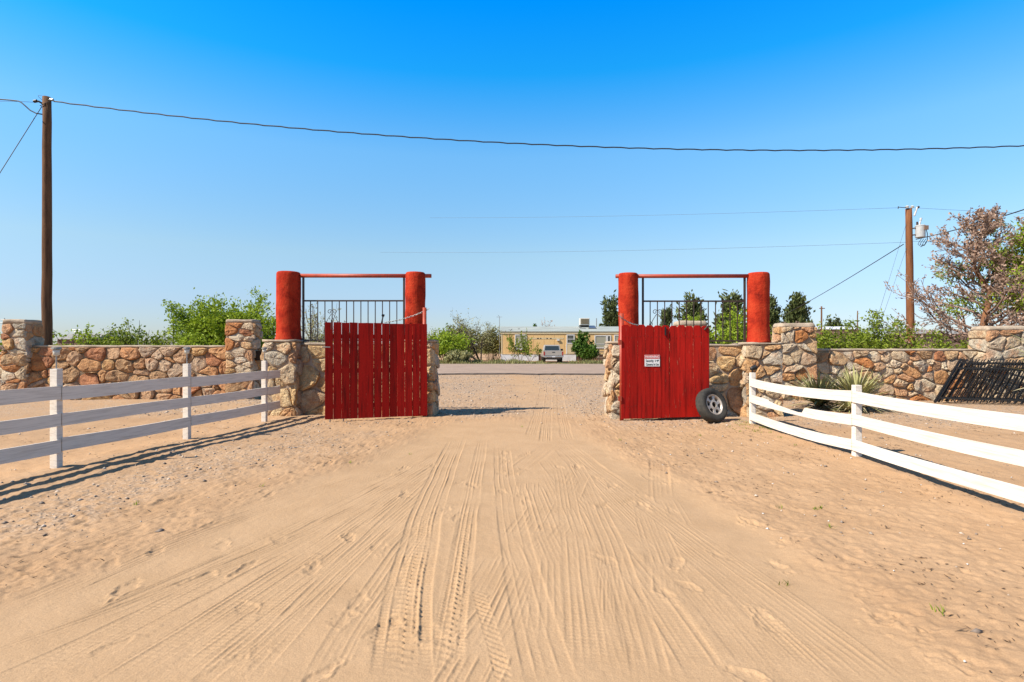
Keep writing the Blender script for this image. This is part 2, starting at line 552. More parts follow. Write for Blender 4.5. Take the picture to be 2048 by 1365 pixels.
def geo_axis(a, b, n, first):
    """n+1 growing steps from a to b, the first about `first` long"""
    L = abs(b - a)
    lo, hi = 1.0, 3.0
    for _ in range(60):
        q = (lo + hi) / 2
        s = first * (q ** n - 1) / (q - 1) if q > 1.0001 else first * n
        if s > L: hi = q
        else: lo = q
    st = first * q ** np.arange(n)
    return a + np.sign(b - a) * np.cumsum(st) * (L / st.sum())

xs = np.concatenate([
    geo_axis(-9, -700, 34, 0.06)[::-1],
    np.arange(-9, -5, 0.032), np.arange(-5, -2.7, 0.011), np.arange(-2.7, 2.2, 0.0062),
    np.arange(2.2, 4.4, 0.014), np.arange(4.4, 9, 0.035), [9.0], geo_axis(9, 700, 34, 0.06)])
yy = [2.15]
while yy[-1] < 14.5:
    yy.append(yy[-1] + max(0.0065, yy[-1] ** 2 / 825 * 0.72))
ys = np.concatenate([geo_axis(2.15, -60, 14, 0.05)[::-1], np.array(yy), geo_axis(yy[-1], 34, 90, 0.17), geo_axis(34, 1100, 36, 0.7)])
GX, GY = np.meshgrid(xs, ys)
H = np.zeros_like(GX)
near = 1 - sstep(13, 22, GY)
def edge_x(pts, Y):
    p = sorted(pts, key=lambda t: t[1])
    return np.interp(Y, [b for a, b in p], [a for a, b in p])
LB = edge_x([(-1.30, 11), (-1.55, 10), (-2.0, 7), (-2.75, 4.5), (-3.3, 3.2), (-3.6, 2)], GY)     # edges of the driven strip
RB = edge_x([(1.30, 11), (1.45, 9.5), (1.75, 7), (1.95, 5), (2.1, 3.4), (2.15, 2)], GY)
wob = vnoise(GX, GY, 0.9, 11) * 0.5
drive = sstep(-0.25, 0.30, GX - LB + wob) * sstep(-0.25, 0.30, RB - GX + wob)
drive *= 1 - sstep(10.5, 12.0, GY + 0.8 * vnoise(GX, GY, 0.8, 57))
drive = np.maximum(drive, 0.9 * np.exp(-((GX - 0.9 + 0.03 * (GY - 12)) / 0.75) ** 4) * sstep(10.5, 12.5, GY) * (1 - sstep(24, 29, GY)) * np.clip(0.75 + 1.2 * vnoise(GX, GY, 0.9, 58), 0, 1))
off = 1 - drive
H += vnoise(GX, GY, 2.6, 1) * 0.05 + vnoise(GX, GY, 0.9, 2) * 0.015
H -= drive * 0.025
H += (np.exp(-((GX - RB - 0.12) / 0.16) ** 2) * 0.024) * near * (1 - sstep(7.5, 9.5, GY)) * (0.6 + vnoise(GX, GY, 0.5, 44))
rough = off * near
H += rough * (vnoise(GX, GY, 0.32, 3) * 0.016 + vnoise(GX, GY, 0.13, 4) * 0.012 + np.abs(vnoise(GX, GY, 0.2, 9)) * 0.014 + vnoise(GX, GY, 0.055, 5) * 0.014 + vnoise(GX, GY, 0.028, 8) * 0.008)
H += drive * near * (vnoise(GX, GY, 0.16, 6) * 0.0045 + vnoise(GX, GY, 0.05, 7) * 0.0025)

low_ = vnoise(GX, GY, 2.6, 1) * 0.05 - drive * 0.025
def px2w(px, py):
    d = py - HOR
    return ((px - 1024) * CAMZ / d, CAMZ * F / d)

def track(pts, width, ribs, depth=0.010, amp=0.006, tread=None, y0=None, y1=None, seed=0):
    global H
    w = sorted([px2w(*p) for p in pts], key=lambda t: t[1])
    Yp = np.array([b for a, b in w]); Xp = np.array([a for a, b in w])
    ya, yb = (y0 or Yp[0]), (y1 or Yp[-1])
    # smooth centre line
    if len(w) > 2:
        co = np.polyfit(np.log(Yp), Xp, min(2, len(w) - 1))
        fx = lambda y: np.polyval(co, np.log(np.maximum(y, 0.3)))
    else:
        fx = lambda y: np.interp(y, Yp, Xp)
    yr = ys
    rows = np.where((yr > ya - 0.3) & (yr < yb + 0.3))[0]
    if len(rows) == 0:
        return
    yv = yr[rows]
    xc = fx(yv)
    sl = (fx(yv + 0.05) - fx(yv - 0.05)) / 0.1
    cs = 1 / np.sqrt(1 + sl ** 2)
    lat = (GX[rows] - xc[:, None]) * cs[:, None]
    sarc = np.cumsum(np.concatenate([[0], np.diff(yv) / cs[1:]]))[:, None]
    lat = lat + vnoise(GX[rows], GY[rows], 0.7, 80 + seed) * 0.02
    t = lat / (width / 2)
    rg = random.Random(900 + seed)
    ins = 1 - sstep(0.88, 1.05, np.abs(t))
    fade = (sstep(ya - 0.05, ya + min(0.35, 0.2 * (yb - ya)), yv) * (1 - sstep(yb - min(1.6, 0.25 * (yb - ya)), yb + 0.05, yv)))[:, None]
    patch = 0.45 + 0.55 * sstep(-0.22, 0.12, vnoise(GX[rows], GY[rows], 0.42, 60 + seed))
    prof = -depth * 0.7 * ins + np.exp(-((np.abs(t) - 1.12) / 0.12) ** 2) * depth * 0.25
    g = np.zeros_like(t)
    nl = int(ribs) + 2
    for k in range(nl):
        c = -0.92 + 1.84 * k / max(nl - 1, 1) + rg.uniform(-0.10, 0.10)
        am = rg.uniform(0.45, 1.0)
        wd_ = rg.uniform(0.0052, 0.0080)
        along = 0.55 + 0.9 * vnoise(np.full_like(t, k * 7.7 + seed) + 0 * t, GY[rows] + 0 * t, 0.45, 300 + k)
        g = g + am * along * np.exp(-((lat - c * width / 2) / wd_) ** 2)
    far = 1 - sstep(3.6, 6.2, yv)[:, None]
    if tread == 'block':
        zig = np.where(np.cos(2 * np.pi * sarc / 0.075) > 0, 1, -1) * 0.10
        bars = np.clip(np.cos(2 * np.pi * sarc / 0.060 + np.sign(t) * 1.3), -0.2, 1)
        side = np.clip(np.cos(2 * np.pi * sarc / 0.035), -0.2, 1)
        g = g + far * (np.where(np.abs(t + zig) < 0.42, bars * 0.75, 0) + np.where(np.abs(t) > 0.66, side * 0.42, 0)) * ins
    elif tread == 'fine':
        g = g + far * 0.22 * np.clip(np.cos(2 * np.pi * sarc / 0.034 + t * 2), 0, 1) * ins
    elif tread == 'lug':
        g = g * 0.3 + far * 0.8 * np.sign(np.cos(2 * np.pi * sarc / 0.055 + t * 4)) * (0.4 + 0.6 * np.cos(np.pi * t * 1.5) ** 2) * ins
    Hr = H[rows]
    base = Hr - (Hr - low_[rows]) * (0.7 * ins * fade * patch)
    H[rows] = base + (prof * (0.5 + 0.5 * patch) + 1.55 * amp * g * patch) * fade

# fan to the west of the strip: long sweeping passes
fan = [((905, 875), (560, 960), (0, 1165)), ((905, 880), (600, 990), (0, 1222)), ((900, 890), (560, 1060), (100, 1260)),
       ((905, 890), (620, 1060), (0, 1365)), ((895, 905), (640, 1090), (200, 1365)), ((890, 920), (650, 1130), (330, 1365)),
       ((880, 940), (690, 1130), (470, 1365))]
for i, p in enumerate(fan):
    track(p, [0.20, 0.24, 0.18, 0.26, 0.22, 0.24, 0.2][i], [3, 5, 3, 5, 4, 5, 3][i], 0.004, 0.0075, 'fine' if i > 2 else None, seed=i)
# east fan
efan = [((1105, 870), (1240, 960), (1560, 1190), (1790, 1365)), ((1110, 880), (1215, 985), (1420, 1200), (1560, 1365)),
        ((1080, 900), (1180, 1020), (1330, 1220), (1430, 1365)), ((1100, 868), (1190, 940), (1480, 1190), (1690, 1365)),
        ((1090, 930), (1150, 1050), (1230, 1240), (1275, 1365))]
for i, p in enumerate(efan):
    track(p, [0.22, 0.22, 0.22, 0.2, 0.2][i], [4, 5, 4, 5, 3][i], 0.003, 0.005, 'fine', seed=20 + i)
# short slanted scraps of older passes
for i, (a, b) in enumerate([((1085, 1000), (1040, 1070)), ((1165, 930), (1125, 1000)), ((1130, 1060), (1075, 1110)), ((1010, 1110), (965, 1190)),
                            ((1030, 1180), (960, 1290)), ((1075, 900), (1000, 945)), ((1110, 880), (1015, 950)), ((1050, 960), (1046, 1010)),
                            ((870, 1010), (780, 1090)), ((1160, 1040), (1110, 1100)), ((960, 1310), (930, 1365))]):
    track((a, b), 0.30, 5, 0.003, 0.0075, None, seed=40 + i)
rt = random.Random(3)
for i in range(16):
    x0 = rt.uniform(1020, 1330); y0_ = rt.uniform(900, 1200)
    ln_ = rt.uniform(60, 170) * (y0_ - 695) / 400
    sl_ = rt.choice([-0.55, -0.35, 0.05, 0.3, 0.5]) + rt.uniform(-0.1, 0.1)
    track(((x0, y0_), (x0 + sl_ * ln_, y0_ + ln_)), rt.uniform(0.16, 0.28), rt.choice([3, 4, 5]), 0.002, rt.uniform(0.004, 0.008), None, seed=70 + i)
for i, p in enumerate([((1086, 775), (1078, 815), (1062, 870)), ((1118, 770), (1122, 812), (1135, 875)), ((1098, 765), (1096, 812), (1090, 880))]):
    track(p, 0.22, 4, 0.006, 0.008, None, seed=140 + i)
for i, p in enumerate([((1140, 900), (1220, 1080), (1300, 1365)), ((1120, 920), (1150, 1100), (1180, 1365)), ((1130, 880), (1300, 1010), (1640, 1260), (1790, 1365)),
                       ((870, 930), (500, 1110), (0, 1300)), ((880, 960), (640, 1160), (400, 1365)), ((890, 1000), (760, 1160), (640, 1365)), ((930, 900), (300, 1060), (0, 1130))]):
    track(p, [0.2, 0.22, 0.24, 0.2, 0.24, 0.18, 0.16][i], [3, 4, 4, 4, 5, 3, 2][i], 0.003, [0.005, 0.005, 0.005, 0.007, 0.007, 0.006, 0.006][i], 'fine' if i in (1, 4) else None, seed=110 + i)
# middle passes, the newest on top
track(((1005, 880), (1000, 960), (1042, 1075), (1100, 1365)), 0.25, 3, 0.006, 0.007, None, seed=50)
track(((966, 870), (942, 1000), (885, 1365)), 0.17, 3, 0.006, 0.009, 'block', seed=51)
track(((918, 870), (862, 1000), (800, 1365)), 0.30, 4, 0.007, 0.010, 'block', seed=52)
track(((955, 1170), (980, 1260), (1010, 1365)), 0.08, 2, 0.004, 0.0035, 'lug', seed=53)

# footprints and hollows
fr = np.random.RandomState(5)
def pit(cx, cy, a, b, ang, dep):
    global H
    r0 = np.searchsorted(ys, cy - 2.2 * a); r1 = np.searchsorted(ys, cy + 2.2 * a)
    c0 = np.searchsorted(xs, cx - 2.2 * a); c1 = np.searchsorted(xs, cx + 2.2 * a)
    if r1 <= r0 or c1 <= c0: return
    dx = GX[r0:r1, c0:c1] - cx; dy = GY[r0:r1, c0:c1] - cy
    u = (dx * math.cos(ang) + dy * math.sin(ang)) / a; v = (-dx * math.sin(ang) + dy * math.cos(ang)) / b
    q = np.sqrt(u * u + v * v)
    q = q * (1 + 0.9 * vnoise(GX[r0:r1, c0:c1], GY[r0:r1, c0:c1], 0.06, 17)) + 0.5 * vnoise(GX[r0:r1, c0:c1], GY[r0:r1, c0:c1], 0.025, 18)
    side = 0.5 + 0.5 * np.tanh(2.5 * (u * math.cos(cx * 9) + v * math.sin(cx * 9)))
    H[r0:r1, c0:c1] += -dep * (1 - sstep(0.5, 1.1, q)) + dep * 0.7 * side * np.exp(-((q - 1.2) / 0.2) ** 2)
for i in range(85):
    cx, cy = fr.uniform(-3.4, 2.2), fr.uniform(2.4, 8)
    pit(cx, cy, fr.uniform(0.10, 0.14), fr.uniform(0.04, 0.055), fr.uniform(0.9, 2.3), fr.uniform(0.004, 0.010))
for i in range(130):
    cy = fr.uniform(2.4, 11)
    s_ = fr.choice([-1, 1])
    cx = (edge_x([(-1.5, 10), (-3.3, 3)], cy) - fr.exponential(1.2)) if s_ < 0 else (edge_x([(1.45, 10), (2.1, 3)], cy) + fr.exponential(1.3))
    pit(float(cx), cy, fr.uniform(0.08, 0.17), fr.uniform(0.05, 0.09), fr.uniform(0, 3.1), fr.uniform(0.005, 0.013))
H *= (1 - sstep(22, 30, GY))
GZ = H
nr, nc = GX.shape
V = np.stack([GX.ravel(), GY.ravel(), GZ.ravel()], 1)
I = np.arange(nr * nc).reshape(nr, nc)
Q = np.stack([I[:-1, :-1].ravel(), I[:-1, 1:].ravel(), I[1:, 1:].ravel(), I[1:, :-1].ravel()], 1)

# how gravelly each place is: along the west fence, round the gates, out towards the road
gr = np.zeros_like(GX)
gr += sstep(0.3, 1.6, LB - GX) * (1 - sstep(-4.6, -5.6, GX) * 0) * (1 - sstep(3.0, 5.0, -GX - 1.2)) * 0.45
gr = np.maximum(gr, sstep(11.2, 13.0, GY) * 0.9 * (1 - 0.85 * np.exp(-((GX - 0.9 + 0.03 * (GY - 12)) / 0.8) ** 2)) * (0.55 + 0.9 * np.clip(vnoise(GX, GY, 1.7, 55) + 0.35, 0, 1)))
gr = np.maximum(gr, sstep(0.3, 1.0, GX - RB) * sstep(9.6, 11.2, GY) * 0.7)
gr *= (1 - sstep(40, 52, GY))
gr = np.clip(gr + vnoise(GX, GY, 0.8, 31) * 0.5 * (gr > 0.05), 0, 1)

def mat_ground():
    m, nt, nd, lk, bs = new_mat('sand')
    bs.inputs['Roughness'].default_value = 0.95
    bs.inputs['Specular IOR Level'].default_value = 0.1
    ag = nd.new('ShaderNodeAttribute'); ag.attribute_name = 'gravel'
    ad = nd.new('ShaderNodeAttribute'); ad.attribute_name = 'driven'
    vec = world_coords(nd, lk)
    n1 = noise(nd, lk, vec, 1.1, 6, 0.6)
    r1 = ramp(nd, [(0.32, (0.352, 0.213, 0.114)), (0.66, (0.410, 0.256, 0.142))])
    lk.new(n1.outputs[0], r1.inputs[0])
    n2 = noise(nd, lk, vec, 2.4, 5, 0.6)
    r2 = ramp(nd, [(0.3, (0.373, 0.236, 0.129)), (0.7, (0.416, 0.268, 0.151))])
    lk.new(n2.outputs[0], r2.inputs[0])
    c = mixc(nd, lk, ad.outputs['Fac'], r1.outputs[0], r2.outputs[0])
    # grit and little stones
    v1 = nd.new('ShaderNodeTexVoronoi'); v1.inputs['Scale'].default_value = 26
    lk.new(vec, v1.inputs['Vector'])
    rv = ramp(nd, [(0.0, (0.20, 0.145, 0.105)), (0.35, (0.32, 0.235, 0.17)), (0.7, (0.40, 0.30, 0.215)), (1.0, (0.50, 0.40, 0.30))])
    lk.new(v1.outputs['Color'], rv.inputs[0])
    n3 = noise(nd, lk, vec, 9, 4, 0.6)
    ad3 = nd.new('ShaderNodeMath'); ad3.operation = 'MULTIPLY'
    r3 = ramp(nd, [(0.40, (0, 0, 0)), (0.60, (1, 1, 1))])
    lk.new(n3.outputs[0], r3.inputs[0])
    lk.new(r3.outputs[0], ad3.inputs[0]); lk.new(ag.outputs['Fac'], ad3.inputs[1])
    c = mixc(nd, lk, ad3.outputs[0], c, rv.outputs[0])
    n5 = noise(nd, lk, vec, 140, 2, 0.6)
    r5 = ramp(nd, [(0.3, (0.86, 0.85, 0.83)), (0.62, (1.06, 1.06, 1.06))])
    lk.new(n5.outputs[0], r5.inputs[0])
    c = mixc(nd, lk, 1.0, c, r5.outputs[0], 'MULTIPLY')
    # dark leaf and bark crumbs off the driven strip
    n6 = noise(nd, lk, vec, 16, 5, 0.75, 0.8)
    r6 = ramp(nd, [(0.60, (0, 0, 0)), (0.68, (1, 1, 1))])
    lk.new(n6.outputs[0], r6.inputs[0])
    inv = nd.new('ShaderNodeMath'); inv.operation = 'SUBTRACT'; inv.inputs[0].default_value = 1.0
    lk.new(ad.outputs['Fac'], inv.inputs[1])
    m6 = nd.new('ShaderNodeMath'); m6.operation = 'MULTIPLY'
    lk.new(r6.outputs[0], m6.inputs[0]); lk.new(inv.outputs[0], m6.inputs[1])
    m7 = nd.new('ShaderNodeMath'); m7.operation = 'MULTIPLY'; m7.inputs[1].default_value = 0.5
    lk.new(m6.outputs[0], m7.inputs[0])
    c = mixc(nd, lk, m7.outputs[0], c, (0.20, 0.105, 0.055))
    lk.new(c, bs.inputs['Base Color'])
    # relief
    n7 = noise(nd, lk, vec, 34, 5, 0.7)
    b1 = nd.new('ShaderNodeBump'); b1.inputs['Strength'].default_value = 0.35; b1.inputs['Distance'].default_value = 0.02
    lk.new(n7.outputs[0], b1.inputs['Height'])
    b2 = nd.new('ShaderNodeBump'); b2.inputs['Distance'].default_value = 0.03
    lk.new(ad3.outputs[0], b2.inputs['Strength'])
    lk.new(v1.outputs['Distance'], b2.inputs['Height'])
    lk.new(b1.outputs[0], b2.inputs['Normal'])
    b3 = nd.new('ShaderNodeBump'); b3.inputs['Strength'].default_value = 0.25; b3.inputs['Distance'].default_value = 0.004
    lk.new(n5.outputs[0], b3.inputs['Height']); lk.new(b2.outputs[0], b3.inputs['Normal'])
    lk.new(b3.outputs[0], bs.inputs['Normal'])
    return m
gme = np_mesh('ground', V, Q, mat_ground(), True)
for nm, arr in (('gravel', gr), ('driven', drive)):
    a = gme.attributes.new(nm, 'FLOAT', 'POINT')
    a.data.foreach_set('value', arr.ravel().astype(np.float32))
ground = bpy.data.objects.new('ground', gme)
COL.objects.link(ground)
tag(ground, 'tan sandy ground printed with tyre tracks and footprints', None, None, 'structure')

def gz(x, y):
    c = min(max(np.searchsorted(xs, x), 0), nc - 1)
    r = min(max(np.searchsorted(ys, y), 0), nr - 1)
    return float(H[r, c])

# paved road beyond the gate, with a broken near edge
mb = MB()
YN, YF = 30.0, 47.0
xe = np.concatenate([np.linspace(-260, -22, 18), np.linspace(-21, 26, 190), np.linspace(27, 260, 18)])
ne = [YN + float(vnoise(np.array([x]), np.array([0.0]), 1.3, 91)[0]) * 0.7 + float(vnoise(np.array([x]), np.array([0.0]), 0.35, 92)[0]) * 0.25 for x in xe]
vs, fs = [], []
for x, y in zip(xe, ne):
    vs += [(x, y + 0.03, 0.075), (x, YF, 0.085), (x, YF + 0.15, -0.05)]
for i in range(len(xe) - 1):
    a, b = 3 * i, 3 * i + 3
    fs += [(a, b, b + 1, a + 1), (a + 1, b + 1, b + 2, a + 2)]
road = MB().add(vs, fs).build('road', M['asphalt'])
tag(road, 'grey paved road crossing beyond the gateway', None, None, 'structure')
vs, fs = [], []
for x, y in zip(xe, ne):
    vs += [(x, y - 0.10, -0.05), (x, y - 0.02, 0.06), (x, y + 0.03, 0.0752)]
for i in range(len(xe) - 1):
    a, b = 3 * i, 3 * i + 3
    fs += [(a, b, b + 1, a + 1), (a + 1, b + 1, b + 2, a + 2)]
eo = MB().add(vs, fs).build('road_edge', M['asphalt_edge'], road)

# ------------------------------------------------------------------ rubble masonry
def clip(poly, nx, ny, d):
    out = []
    n = len(poly)
    for i in range(n):
        p, q = poly[i], poly[(i + 1) % n]
        a = p[0] * nx + p[1] * ny - d; b = q[0] * nx + q[1] * ny - d
        if a <= 0: out.append(p)
        if (a < 0 < b) or (b < 0 < a):
            t = a / (a - b)
            out.append((p[0] + (q[0] - p[0]) * t, p[1] + (q[1] - p[1]) * t))
    return out

def rubble(W, Hh, sw, sh, rg):
    """random stones filling a W x Hh face: list of polygons"""
    asp = sw / sh
    n = max(2, int(W * Hh / (sw * sh)))
    h2 = Hh * asp
    pts = []
    tries = 0
    rmin = sw * 0.62
    while len(pts) < n and tries < 6000:
        tries += 1
        p = (rg.uniform(0, W), rg.uniform(0, h2))
        rr = rmin * (1 - tries / 8000)
        if all((p[0] - q[0]) ** 2 + (p[1] - q[1]) ** 2 > rr * rr for q in pts):
            pts.append(p)
    wts = [rg.uniform(-0.42, 0.30) * sw * sw for _ in pts]
    cells = []
    for i, p in enumerate(pts):
        poly = [(0, 0), (W, 0), (W, h2), (0, h2)]
        for j, q in enumerate(pts):
            if i == j: continue
            dx, dy = q[0] - p[0], q[1] - p[1]
            dd = dx * dx + dy * dy
            if dd > (4 * sw) ** 2: continue
            d = (q[0] ** 2 + q[1] ** 2 - p[0] ** 2 - p[1] ** 2 + wts[i] - wts[j]) / 2
            poly = clip(poly, dx, dy, d)
            if len(poly) < 3: break
        if len(poly) >= 3:
            cells.append([(a, b / asp) for a, b in poly])
    return cells

def resample(poly, n):
    L = [math.dist(poly[i], poly[(i + 1) % len(poly)]) for i in range(len(poly))]
    T = sum(L)
    out = []
    i, acc = 0, 0.0
    for k in range(n):
        t = T * k / n
        while i < len(L) - 1 and acc + L[i] < t:
            acc += L[i]; i += 1
        f = (t - acc) / L[i] if L[i] > 1e-9 else 0
        p, q = poly[i], poly[(i + 1) % len(poly)]
        out.append((p[0] + (q[0] - p[0]) * f, p[1] + (q[1] - p[1]) * f))
    return out

def lay_stones(parent, o, u, v, n, W, Hh, sw, sh, mats, seed, gap=0.011, proud=(0.03, 0.075)):
    rg = random.Random(seed)
    o, u, v, n = Vector(o), Vector(u), Vector(v), Vector(n)
    for poly in rubble(W, Hh, sw, sh, rg):
        cx = sum(p[0] for p in poly) / len(poly); cy = sum(p[1] for p in poly) / len(poly)
        rad = sum(math.dist(p, (cx, cy)) for p in poly) / len(poly)
        if rad < 0.045: continue
        k = max(0.5, 1 - gap / rad)
        poly = [(cx + (a - cx) * k, cy + (b - cy) * k) for a, b in poly]
        N = 12 if rad < 0.16 else 14
        pr = resample(poly, N)
        # soften the corners
        pr = [((pr[i - 1][0] + 9 * pr[i][0] + pr[(i + 1) % N][0]) / 11 + rg.uniform(-.05, .05) * rad, (pr[i - 1][1] + 9 * pr[i][1] + pr[(i + 1) % N][1]) / 11 + rg.uniform(-.05, .05) * rad) for i in range(N)]
        h = rg.uniform(*proud)
        tx, ty = rg.uniform(-0.5, 0.5), rg.uniform(-0.6, 0.35)
        vs, fs = [], []
        for ring, (sc, hh, jit) in enumerate(((1.0, -0.025, 0.0), (0.97, h * 0.55, 0.03), (0.80, h * 0.90, 0.10), (0.40, h, 0.22))):
            for (a, b) in pr:
                da, db = (a - cx) * sc * (1 + rg.uniform(-jit, jit)), (b - cy) * sc * (1 + rg.uniform(-jit, jit))
                z = hh
                if ring >= 1:
                    z += (da * tx + db * ty) * min(1, h / 0.06) * 0.5 + rg.uniform(-1, 1) * h * (0.34 if rad < 0.15 else 0.2) * (ring >= 2)
                    z = max(z, 0.004)
                vs.append(o + u * (cx + da) + v * (cy + db) + n * z)
        vs.append(o + u * cx + v * cy + n * (h + rg.uniform(-0.2, 0.25) * h))
        for ring in range(3):
            for i in range(N):
                i2 = (i + 1) % N
                fs.append((ring * N + i, ring * N + i2, (ring + 1) * N + i2, (ring + 1) * N + i))
        for i in range(N):
            fs.append((3 * N + i, 3 * N + (i + 1) % N, 4 * N))
        b = MB().add(vs, fs)
        so = b.build('stone', mats if not isinstance(mats, list) else rg.choice(mats), parent)

def rough_box(a, b, seg=0.25, jit=0.012, seed=0, top_round=0.0):
    """a box with its faces cut up and shaken a little: mortar, caps"""
    rg = random.Random(seed)
    a, b = Vector(a), Vector(b)
    bm = bmesh.new()
    bmesh.ops.create_cube(bm, size=1.0)
    d = b - a
    for vv in bm.verts:
        vv.co = Vector((a.x + (vv.co.x + .5) * d.x, a.y + (vv.co.y + .5) * d.y, a.z + (vv.co.z + .5) * d.z))
    if top_round > 0:
        ed = [e for e in bm.edges if all(x.co.z > b.z - 1e-4 for x in e.verts)] + [e for e in bm.edges if abs(e.verts[0].co.z - e.verts[1].co.z) > d.z * 0.5]
        bmesh.ops.bevel(bm, geom=ed, offset=top_round, segments=3, profile=0.5, affect='EDGES')
    for axis in range(3):
        k = int(d[axis] / seg)
        for i in range(1, k):
            co = a.copy(); co[axis] = a[axis] + d[axis] * i / k
            no = Vector((0, 0, 0)); no[axis] = 1
            bmesh.ops.bisect_plane(bm, geom=bm.verts[:] + bm.edges[:] + bm.faces[:], plane_co=co, plane_no=no)
    for vv in bm.verts:
        vv.co += Vector((rg.uniform(-jit, jit), rg.uniform(-jit, jit), rg.uniform(-jit, jit)))
    bm.verts.index_update()
    m = MB().add([v_.co for v_ in bm.verts], [[x.index for x in f.verts] for f in bm.faces])
    bm.free()
    return m

def masonry(parent, x0, x1, y0, y1, z1, sw, sh, mats, seed, faces='FLR', proud=(0.03, 0.075), cap=0.06, cap_round=0.0, z0=-0.06, cap_over=0.01, capmat='cap', mort='mortar_light', gap=0.017):
    """mortar core with stones laid on the chosen faces"""
    rough_box((x0, y0, z0), (x1, y1, z1), 0.4, 0.004, seed).build('mortar_core', M[mort], parent)
    e = 0.03
    if 'F' in faces:
        lay_stones(parent, (x0 - e, y0, z0), (1, 0, 0), (0, 0, 1), (0, -1, 0), x1 - x0 + 2 * e, z1 - z0, sw, sh, mats, seed + 1, gap, proud)
    if 'R' in faces:
        lay_stones(parent, (x1, y0 - e, z0), (0, 1, 0), (0, 0, 1), (1, 0, 0), y1 - y0 + e, z1 - z0, sw, sh, mats, seed + 2, gap, proud)
    if 'L' in faces:
        lay_stones(parent, (x0, y1, z0), (0, -1, 0), (0, 0, 1), (-1, 0, 0), y1 - y0 + e, z1 - z0, sw, sh, mats, seed + 3, gap, proud)
    if cap > 0:
        rough_box((x0 - cap_over, y0 - cap_over - 0.01, z1 - 0.004), (x1 + cap_over, y1 + cap_over, z1 + cap), 0.22, 0.012, seed + 5, cap_round).build('mortar_cap', M[capmat], parent, smooth=True)

# boundary walls and their pillars
w = thing('stone_wall', 'orange rubble stone wall running behind the fence with solar lights', 'wall', (-10.9, 15.85, 0), 'rubble walls beside the gateway')
masonry(w, -13.68, -8.08, 15.7, 16.0, 1.50, 0.40, 0.30, [M['stone_rust']], 100, 'F', cap=0.055, proud=(0.04, 0.11), mort='mortar', gap=0.010)
w = thing('stone_wall', 'low stub of rubble wall beyond the pillar beside the tall bare pole', 'wall', (-16.4, 15.85, 0), 'rubble walls beside the gateway')
masonry(w, -18.5, -14.38, 15.7, 16.0, 1.30, 0.36, 0.27, [M['stone_rust'], M['stone_tan']], 120, 'F', cap=0.05)
w = thing('stone_pillar', 'square rubble pillar standing just before the tall bare utility pole', 'pillar', (-14.0, 15.75, 0), 'square rubble pillars')
masonry(w, -14.36, -13.7, 15.5, 16.05, 2.17, 0.34, 0.21, [M['stone_rust'], M['stone_tan'], M['stone_tan']], 140, 'FR', cap=0.12, cap_round=0.05)
w = thing('stone_pillar', 'square rubble pillar ending the orange stone wall under the bright green tree', 'pillar', (-7.7, 15.75, 0), 'square rubble pillars')
masonry(w, -8.06, -7.31, 15.5, 16.0, 2.20, 0.36, 0.22, [M['stone_rust'], M['stone_tan'], M['stone_tan']], 160, 'FR', cap=0.09, cap_round=0.05)
w = thing('stone_pillar', 'square tan rubble pillar with rounded cap behind the spiky yuccas', 'pillar', (8.0, 15.55, 0), 'square rubble pillars')
masonry(w, 7.50, 8.45, 15.3, 15.85, 2.07, 0.33, 0.24, [M['stone_tan'], M['stone_tan'], M['stone_rust']], 180, 'FL', cap=0.11, cap_round=0.09)
w = thing('stone_wall', 'tan rubble stone wall with black iron panels leaning on it', 'wall', (10.8, 15.75, 0), 'rubble walls beside the gateway')
masonry(w, 8.47, 13.2, 15.6, 15.9, 1.40, 0.33, 0.245, [M['stone_tan'], M['stone_tan'], M['stone_rust']], 200, 'F', cap=0.055, proud=(0.035, 0.09))
w = thing('stone_pillar', 'rubble pillar in front of the bare brown tree above the iron panels', 'pillar', (13.8, 15.6, 0), 'square rubble pillars')
masonry(w, 13.22, 14.45, 15.3, 15.9, 1.98, 0.42, 0.27, [M['stone_tan']], 220, 'FL', cap=0.12, cap_round=0.09)
w = thing('stone_wall', 'rubble wall continuing past the pillar by the bare brown tree', 'wall', (16.4, 15.75, 0), 'rubble walls beside the gateway')
masonry(w, 14.48, 18.5, 15.6, 15.9, 1.60, 0.36, 0.25, [M['stone_tan']], 240, 'F', cap=0.05)
w = thing('stone_pillar', 'stone pillar showing its white cap over the lit red gate', 'pillar', (5.2, 16.4, 0), 'square rubble pillars')
masonry(w, 4.86, 5.72, 16.1, 16.6, 2.13, 0.34, 0.24, [M['stone_tan']], 260, 'FL', cap=0.15, cap_round=0.09)
bmo = MB().span((-7.3, 15.62, 1.12), (-5.55, 15.74, 1.40)).build('wooden_beam', M['wood_dark'], bevel=0.01)
tag(bmo, 'dark timber beam bridging the stone pillar and the gate wing', 'beam')

# gate wings
def stucco_column(parent, x, y, r, z0, z1, seed, lean=0.0):
    rg = random.Random(seed)
    n = 28
    prof = [(r * 1.13, 0.0), (r * 1.10, 0.03), (r * 1.03, 0.10), (r, 0.25)]
    k = 8
    for i in range(1, k):
        prof.append((r * (1 + rg.uniform(-0.02, 0.02)), 0.25 + (z1 - z0 - 0.31) * i / k))
    hh = z1 - z0
    prof += [(r * 0.99, hh - 0.055), (r * 0.955, hh - 0.022), (r * 0.87, hh - 0.004), (r * 0.5, hh + 0.006), (0.01, hh + 0.008)]
    m = MB().lathe(prof, n)
    m.v = [(x + px * (1 + 0.012 * math.sin(5 * pz + px * 9)) + lean * pz / hh, y + py, z0 + pz + (0.012 * math.sin(px * 14) if pz < 0.04 else 0)) for px, py, pz in m.v]
    return m.build('stucco_column', M['stucco'], parent, smooth=True)

